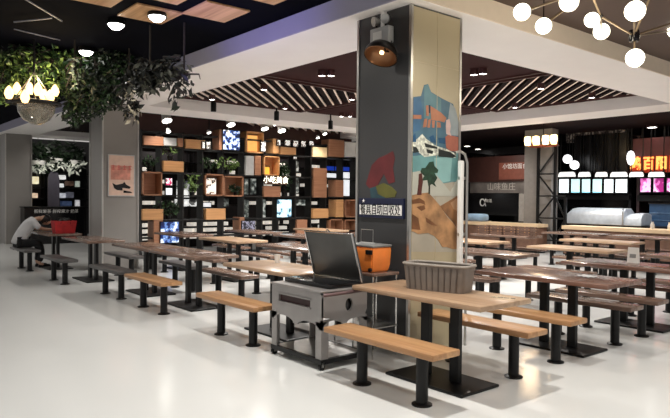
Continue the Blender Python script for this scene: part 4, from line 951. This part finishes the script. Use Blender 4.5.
def cluster(label, blobs, n, size, m, m2=None, seed=1, group='hanging greenery under the dark ceiling', twigs=10):
    """blobs: (px, py, y, rx, rz) foliage masses hanging from the ceiling"""
    c = W(blobs[0][0], blobs[0][1], 'y', blobs[0][2]); t = thing('hanging_greenery', label, 'plant', c, 0, group); rng = random.Random(seed)
    f, f2, tw = MB(), MB(), MB(); top = ZF-c.z
    area = sum(b_[3]*b_[4] for b_ in blobs)
    for (px, py, y, rx, rz) in blobs:
        q = W(px, py, 'y', y)-c; k = int(n*rx*rz/area)
        leaves(f, q, (rx, min(rx, .7), rz), int(k*.75), size, .35, rng); leaves(f2, q-Vector((0, .1, .05)), (rx*.95, min(rx, .7), rz*.95), int(k*.25), size*.9, .35, rng)
        for j in range(twigs):
            e = q+Vector((rng.uniform(-rx, rx)*.9, rng.uniform(-.4, .4), rng.uniform(-rz, rz*.3)))
            tw.tube([(q.x+rng.uniform(-rx, rx)*.5, q.y, min(top, q.z+rz)), ((q.x+e.x)/2, e.y, e.z+rz*.5), e], [.014, .01, .004], 5)
    q = W(blobs[0][0], blobs[0][1], 'y', blobs[0][2])-c
    tw.tube([(0, 0, top), (0, 0, 0)], .012, 6)
    f.build('foliage', m, t); f2.build('light_foliage', m2 or M_green2, t); tw.build('twig', M_twig, t)
    return t
M_gd = mat('leaf_dark', (20, 36, 18), .45, noise=.4, scale=6)
M_gk = mat('leaf_blackish', (20, 24, 20), .45, noise=.3, scale=6)
cluster('dense green hanging foliage at the far upper left, over the amber chandelier', [(20, 58, 9.9, .42, .2), (55, 56, 9.9, .42, .18), (20, 66, 9.8, .42, .22), (0, 80, 9.9, .3, .35), (45, 72, 9.8, .42, .24), (70, 66, 10, .4, .22), (60, 84, 10, .26, .2)], 2300, .1, M_green, seed=2)
cluster('dark green foliage hanging before the grey poster column', [(95, 82, 9.6, .45, .28), (120, 76, 9.4, .42, .25), (88, 102, 9.8, .3, .25), (75, 112, 9.9, .2, .22), (105, 98, 9.7, .3, .15), (110, 60, 9.6, .45, .16)], 2700, .1, M_gd, M_green, seed=3)
cluster('dark leaf sprays reaching over the white beam, right end of the greenery', [(150, 70, 7.6, .3, .13), (172, 66, 7.4, .24, .1), (138, 82, 7.8, .26, .13), (160, 78, 7.6, .2, .1)], 420, .13, M_gk, mat('leaf_greyish', (84, 86, 74), .5, noise=.2), seed=4, twigs=6)
cluster('small drooping leaf sprig hanging in front of the white beam', [(184, 84, 7.2, .1, .12), (176, 96, 7.2, .06, .12)], 42, .12, M_gk, M_gd, seed=5, twigs=4)
cluster('pale drooping leaves trailing down onto the poster column', [(129, 96, 9.0, .13, .2), (132, 110, 9.0, .1, .16)], 120, .12, M_gk, mat('leaf_cream', (176, 168, 148), .5, noise=.2), seed=6, twigs=4)
t = cluster('white lit trailing vine at the middle of the greenery', [(75, 66, 9.0, .05, .12), (74, 80, 9.0, .04, .18)], 60, .09, mat('leaf_white', (214, 224, 204), .5, noise=.05), M_green2, seed=7, twigs=3)
# thin ceiling rails above the greenery
for i, (a, b_) in enumerate([((20, -4), (62, 21)), ((14, 22), (52, 18)), ((14, 29), (60, 40))]):
    p0, p1 = W(a[0], a[1], 'z', ZF-.05), W(b_[0], b_[1], 'z', ZF-.05)
    o = MB().tube([p0, p1], .009, 6).build('ceiling_rail', mat('rail_grey', (130, 130, 140), .4, .5)); tag(o, ['steep thin grey ceiling rail at top left', 'level thin grey ceiling rail at top left', 'lower sloping thin grey ceiling rail at top left'][i], 'rail', 'thin rails under the dark ceiling')

# ---------------------------------------------------------------- shop behind the left columns
LY_ = 23.2
def lw(px, py, y=LY_): q = W(px, py, 'y', y); return q.x, q.z
x0 = lw(28, 180)[0]; x1 = lw(92, 180)[0]; xc = (x0+x1)/2; hx_ = (x1-x0)/2
t = thing('shop_shelving', 'dark shelving wall with lit goods between the two grey columns at left', 'shelving', (xc, LY_, 0))
MB().bb((-hx_, .5, 0), (hx_, .56, 3.4)).build('back_panel', mat('shop_back', (44, 42, 44), .6, noise=.2), t)
for v in (173.5, 188, 199, 207): 
    z = lw(60, v)[1]; MB().bb((-hx_, 0, z-.02), (hx_, .5, z+.02)).build('shelf_board', M_black, t)
for px in (30, 46, 60, 75, 86): x_ = lw(px, 190)[0]-xc; MB().bb((x_-.025, .1, 0), (x_+.025, .5, 3.0)).build('upright', M_black, t)
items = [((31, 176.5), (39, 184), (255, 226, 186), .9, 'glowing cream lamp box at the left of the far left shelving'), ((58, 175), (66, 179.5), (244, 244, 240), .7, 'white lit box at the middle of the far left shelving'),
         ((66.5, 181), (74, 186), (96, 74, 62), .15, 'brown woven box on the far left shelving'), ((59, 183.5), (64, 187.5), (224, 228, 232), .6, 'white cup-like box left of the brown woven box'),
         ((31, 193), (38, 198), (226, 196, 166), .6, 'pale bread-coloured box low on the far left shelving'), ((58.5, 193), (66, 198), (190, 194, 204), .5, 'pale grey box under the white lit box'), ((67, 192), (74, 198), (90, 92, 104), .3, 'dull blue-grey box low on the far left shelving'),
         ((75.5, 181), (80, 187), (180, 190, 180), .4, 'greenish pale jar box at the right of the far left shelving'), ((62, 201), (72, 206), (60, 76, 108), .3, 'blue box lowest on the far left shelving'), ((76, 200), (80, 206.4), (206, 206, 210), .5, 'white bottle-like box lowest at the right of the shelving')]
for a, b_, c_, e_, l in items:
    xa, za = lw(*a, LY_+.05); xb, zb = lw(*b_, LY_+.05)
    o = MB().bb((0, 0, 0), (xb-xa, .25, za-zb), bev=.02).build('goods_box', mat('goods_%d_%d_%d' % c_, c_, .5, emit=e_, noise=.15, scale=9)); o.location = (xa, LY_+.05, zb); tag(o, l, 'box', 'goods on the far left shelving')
xa, za = lw(48, 171, LY_-.4); xb, zb = lw(59.5, 206, LY_-.4)
t = thing('hanging_cover', 'tall dull purple-grey rounded board before the far left shelving', 'board', ((xa+xb)/2, LY_-.4, 0)); hw = (xb-xa)/2
MB().prism([(-hw, 0, .05), (hw, 0, .05), (hw, 0, za-.25), (hw*.75, 0, za-.08), (hw*.3, 0, za), (-hw*.3, 0, za), (-hw*.75, 0, za-.08), (-hw, 0, za-.25)], (0, .06, 0)).build('board', mat('purple_grey', (84, 80, 92), .6, noise=.05), t)
MB().bb((-hw*.6, -.1, 0), (hw*.6, .16, .05)).build('foot', M_black, t)
xa, za = lw(26, 208, 21.0); xb, zb = lw(86, 216, 21.0)
t = thing('shop_counter', 'black counter with small white lettering behind the seated person', 'counter', ((xa+xb)/2, 21.2, 0)); hw = (xb-xa)/2
MB().bb((-hw, 0, 0), (hw, .5, za)).build('body', M_blackg, t); MB().bb((-hw-.02, -.03, za), (hw+.02, .53, za+.04)).build('worktop', M_black, t)
text('lettering', '新鲜果茶 鲜榨果汁 奶茶', .13, M_white, (.05, -.01, za-.12), ROT_Y, t)
# plants hanging before the shelving
for i, (px, py, l) in enumerate([(38, 158, 'leafy hanging plant nearest the far left grey column'), (56, 156, 'leafy hanging plant at the middle over the far left shelving'), (74, 158, 'leafy hanging plant right, beside the poster column')]):
    c = W(px, py, 'y', 22.9); t = thing('hanging_plant', l, 'plant', c, 0, 'hanging plants over the far left shelving'); rng = random.Random(20+i)
    MB().lathe((0, 0, -.25), [(0, 0), (.2, .02), (.26, .16), (.24, .16), (.18, .05), (0, .04)], 16).build('basket', M_white, t, smooth=True)
    f = MB(); leaves(f, (0, 0, .05), (.36, .22, .5), 170, .26, .2, rng); f.build('foliage', M_gd, t)
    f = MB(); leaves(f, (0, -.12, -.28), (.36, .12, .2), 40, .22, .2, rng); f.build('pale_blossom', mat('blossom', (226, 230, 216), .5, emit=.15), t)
    MB().tube([(0, 0, -.1), (0, 0, ZF-c.z)], .01, 6).build('cord', M_black, t)
lamp('shop_lamp', (6.2, 21.5, 3.3), 70, (1, .95, .88), 'SPOT', 140, .2, (5.8, 23.2, 1.4))

# ---------------------------------------------------------------- seated person
def skin(name, pts, edges, m, parent, sub=2, root=0):
    me = bpy.data.meshes.new(name); me.from_pydata([p[:3] for p in pts], edges, []); me.materials.append(m)
    o = bpy.data.objects.new(name, me); COL.objects.link(o)
    sk = o.modifiers.new('skin', 'SKIN'); sk.use_smooth_shade = True; sk.branch_smoothing = .6
    ss = o.modifiers.new('sub', 'SUBSURF'); ss.levels = sub; ss.render_levels = sub
    lay = me.skin_vertices[0] if me.skin_vertices else None
    if lay is None:
        bm = bmesh.new(); bm.from_mesh(me); bm.verts.layers.skin.verify(); bm.to_mesh(me); bm.free(); lay = me.skin_vertices[0]
    for i, p in enumerate(pts):
        r_ = p[3]; lay.data[i].radius = (r_ if not isinstance(r_, tuple) else r_[0], r_ if not isinstance(r_, tuple) else r_[1]); lay.data[i].use_root = i == root
    o.parent = parent; return o
M_skin = mat('skin', (206, 164, 140), .5, noise=.03); M_shirt = mat('white_shirt', (222, 222, 224), .8, noise=.03); M_pants = mat('black_trousers', (26, 26, 30), .8); M_hair = mat('black_hair', (16, 14, 15), .5)
per = thing('person', 'person in a white shirt bent over the far left table, forearms on top', 'person', (3.3, 14.55, 0))
# local frame: x towards the table, y along the bench, z up
P = [(0, 0, .56, .13), (.07, 0, .72, .13), (.17, 0, .9, .135), (.27, 0, 1.03, .12), (.35, 0, 1.07, .055), (.43, 0, 1.06, .06), (.5, 0, 1.04, .075),
     (.26, .17, 1.0, .06), (.3, .22, .87, .045), (.42, .2, .83, .036), (.58, .12, .82, .028), (.66, .08, .815, .026),
     (.26, -.17, 1.0, .06), (.32, -.23, .88, .045), (.46, -.22, .83, .036), (.62, -.16, .82, .028), (.7, -.13, .815, .026),
     (.02, .1, .52, .095), (.38, .12, .53, .07), (.42, .13, .3, .055), (.38, .13, .1, .04), (.48, .13, .05, .04),
     (.02, -.1, .52, .095), (.38, -.13, .53, .07), (.42, -.14, .3, .055), (.36, -.14, .1, .04), (.46, -.14, .05, .04)]
ED = [(0, 1), (1, 2), (2, 3), (3, 4), (4, 5), (5, 6), (3, 7), (7, 8), (8, 9), (9, 10), (10, 11), (3, 12), (12, 13), (13, 14), (14, 15), (15, 16), (0, 17), (17, 18), (18, 19), (19, 20), (20, 21), (0, 22), (22, 23), (23, 24), (24, 25), (25, 26)]
n0 = len(P)
for base, sy in ((11, 1), (16, -1)):
    bx, by, bz, _ = P[base]
    for k in range(5):
        oy = (k-2)*.016 if k else -.045*1; oy *= sy
        L_ = [.05, .075, .085, .08, .065][k]
        P.append((bx+.035, by+oy*.8, bz+.003, .011)); P.append((bx+.035+L_*.6, by+oy*1.2, bz+.006, .009)); P.append((bx+.035+L_, by+oy*1.25, bz-.008, .008))
        i = len(P); ED += [(base, i-3), (i-3, i-2), (i-2, i-1)]
skin('body', P, ED, M_skin, per)
SH = [(-.01, 0, .56, .165), (.06, 0, .72, .165), (.16, 0, .9, .17), (.26, 0, 1.03, .15), (.3, 0, 1.07, .08), (.26, .17, 1.0, .085), (.3, .22, .88, .068), (.36, .215, .85, .062), (.26, -.17, 1.0, .085), (.31, -.225, .89, .068), (.37, -.23, .86, .062), (-.02, 0, .5, .17)]
skin('shirt', SH, [(0, 1), (1, 2), (2, 3), (3, 4), (3, 5), (5, 6), (6, 7), (3, 8), (8, 9), (9, 10), (0, 11)], M_shirt, per, root=11)
PA = [(0, 0, .53, .15), (.04, .1, .53, .11), (.38, .12, .535, .085), (.42, .13, .3, .07), (.385, .13, .12, .06), (.04, -.1, .53, .11), (.38, -.13, .535, .085), (.42, -.14, .3, .07), (.365, -.14, .12, .06)]
skin('trousers', PA, [(0, 1), (1, 2), (2, 3), (3, 4), (0, 5), (5, 6), (6, 7), (7, 8)], M_pants, per)
hd = Matrix.Rotation(R(120), 3, 'Y')
g = MB(); hc = Vector((.5, 0, 1.06)); rings = []
prof = [(0, -.085), (.05, -.075), (.085, -.03), (.1, .03), (.098, .08), (.075, .12), (.04, .142), (0, .148)]
g.lathe(hc-Vector((0, 0, .02)), prof, 20, hd); g.build('head', M_skin, per, smooth=True)
g = MB(); g.lathe(hc+Vector((-.012, 0, .008)), [(.1, -.03), (.112, .03), (.11, .085), (.085, .13), (.045, .155), (0, .162), (0, .15), (.09, .1), (.1, .03), (.096, -.03)], 20, hd); g.build('hair', M_hair, per, smooth=True)
for s in (-1, 1):
    MB().box((.53, s*.095, 1.02), (.03, .02, .05), bev=.008).build('ear', M_skin, per, smooth=True)
    MB().box((.47, s*.13, .035), (.25, .09, .07), bev=.03, seg=3).build('shoe', M_black, per, smooth=True)
MB().prism([(.58, -.014, 1.0), (.58, .014, 1.0), (.6, 0, .985)], (.01, 0, -.03)).build('nose', M_skin, per)
t = thing('phone', 'dark phone lying on the table before the white-shirted person', 'phone', (4.05, 14.5, .7711)); MB().box((0, 0, .005), (.15, .075, .009), bev=.004).build('case', M_blackg, t); MB().box((0, 0, .0098), (.135, .066, .001)).build('screen', M_black, t)

t = thing('table_sticker', 'small sticker with black writing on the right end of the bin table', 'sticker', (4.3, 3.0, .7712))
MB().box((0, 0, .0008), (.13, .2, .0015)).build('film', mat('sticker_film', (206, 184, 156), .3), t)
text('writing', '文明就餐', .05, M_black, (0, 0, .002), (0, 0, R(-62)), t, extrude=.0003)
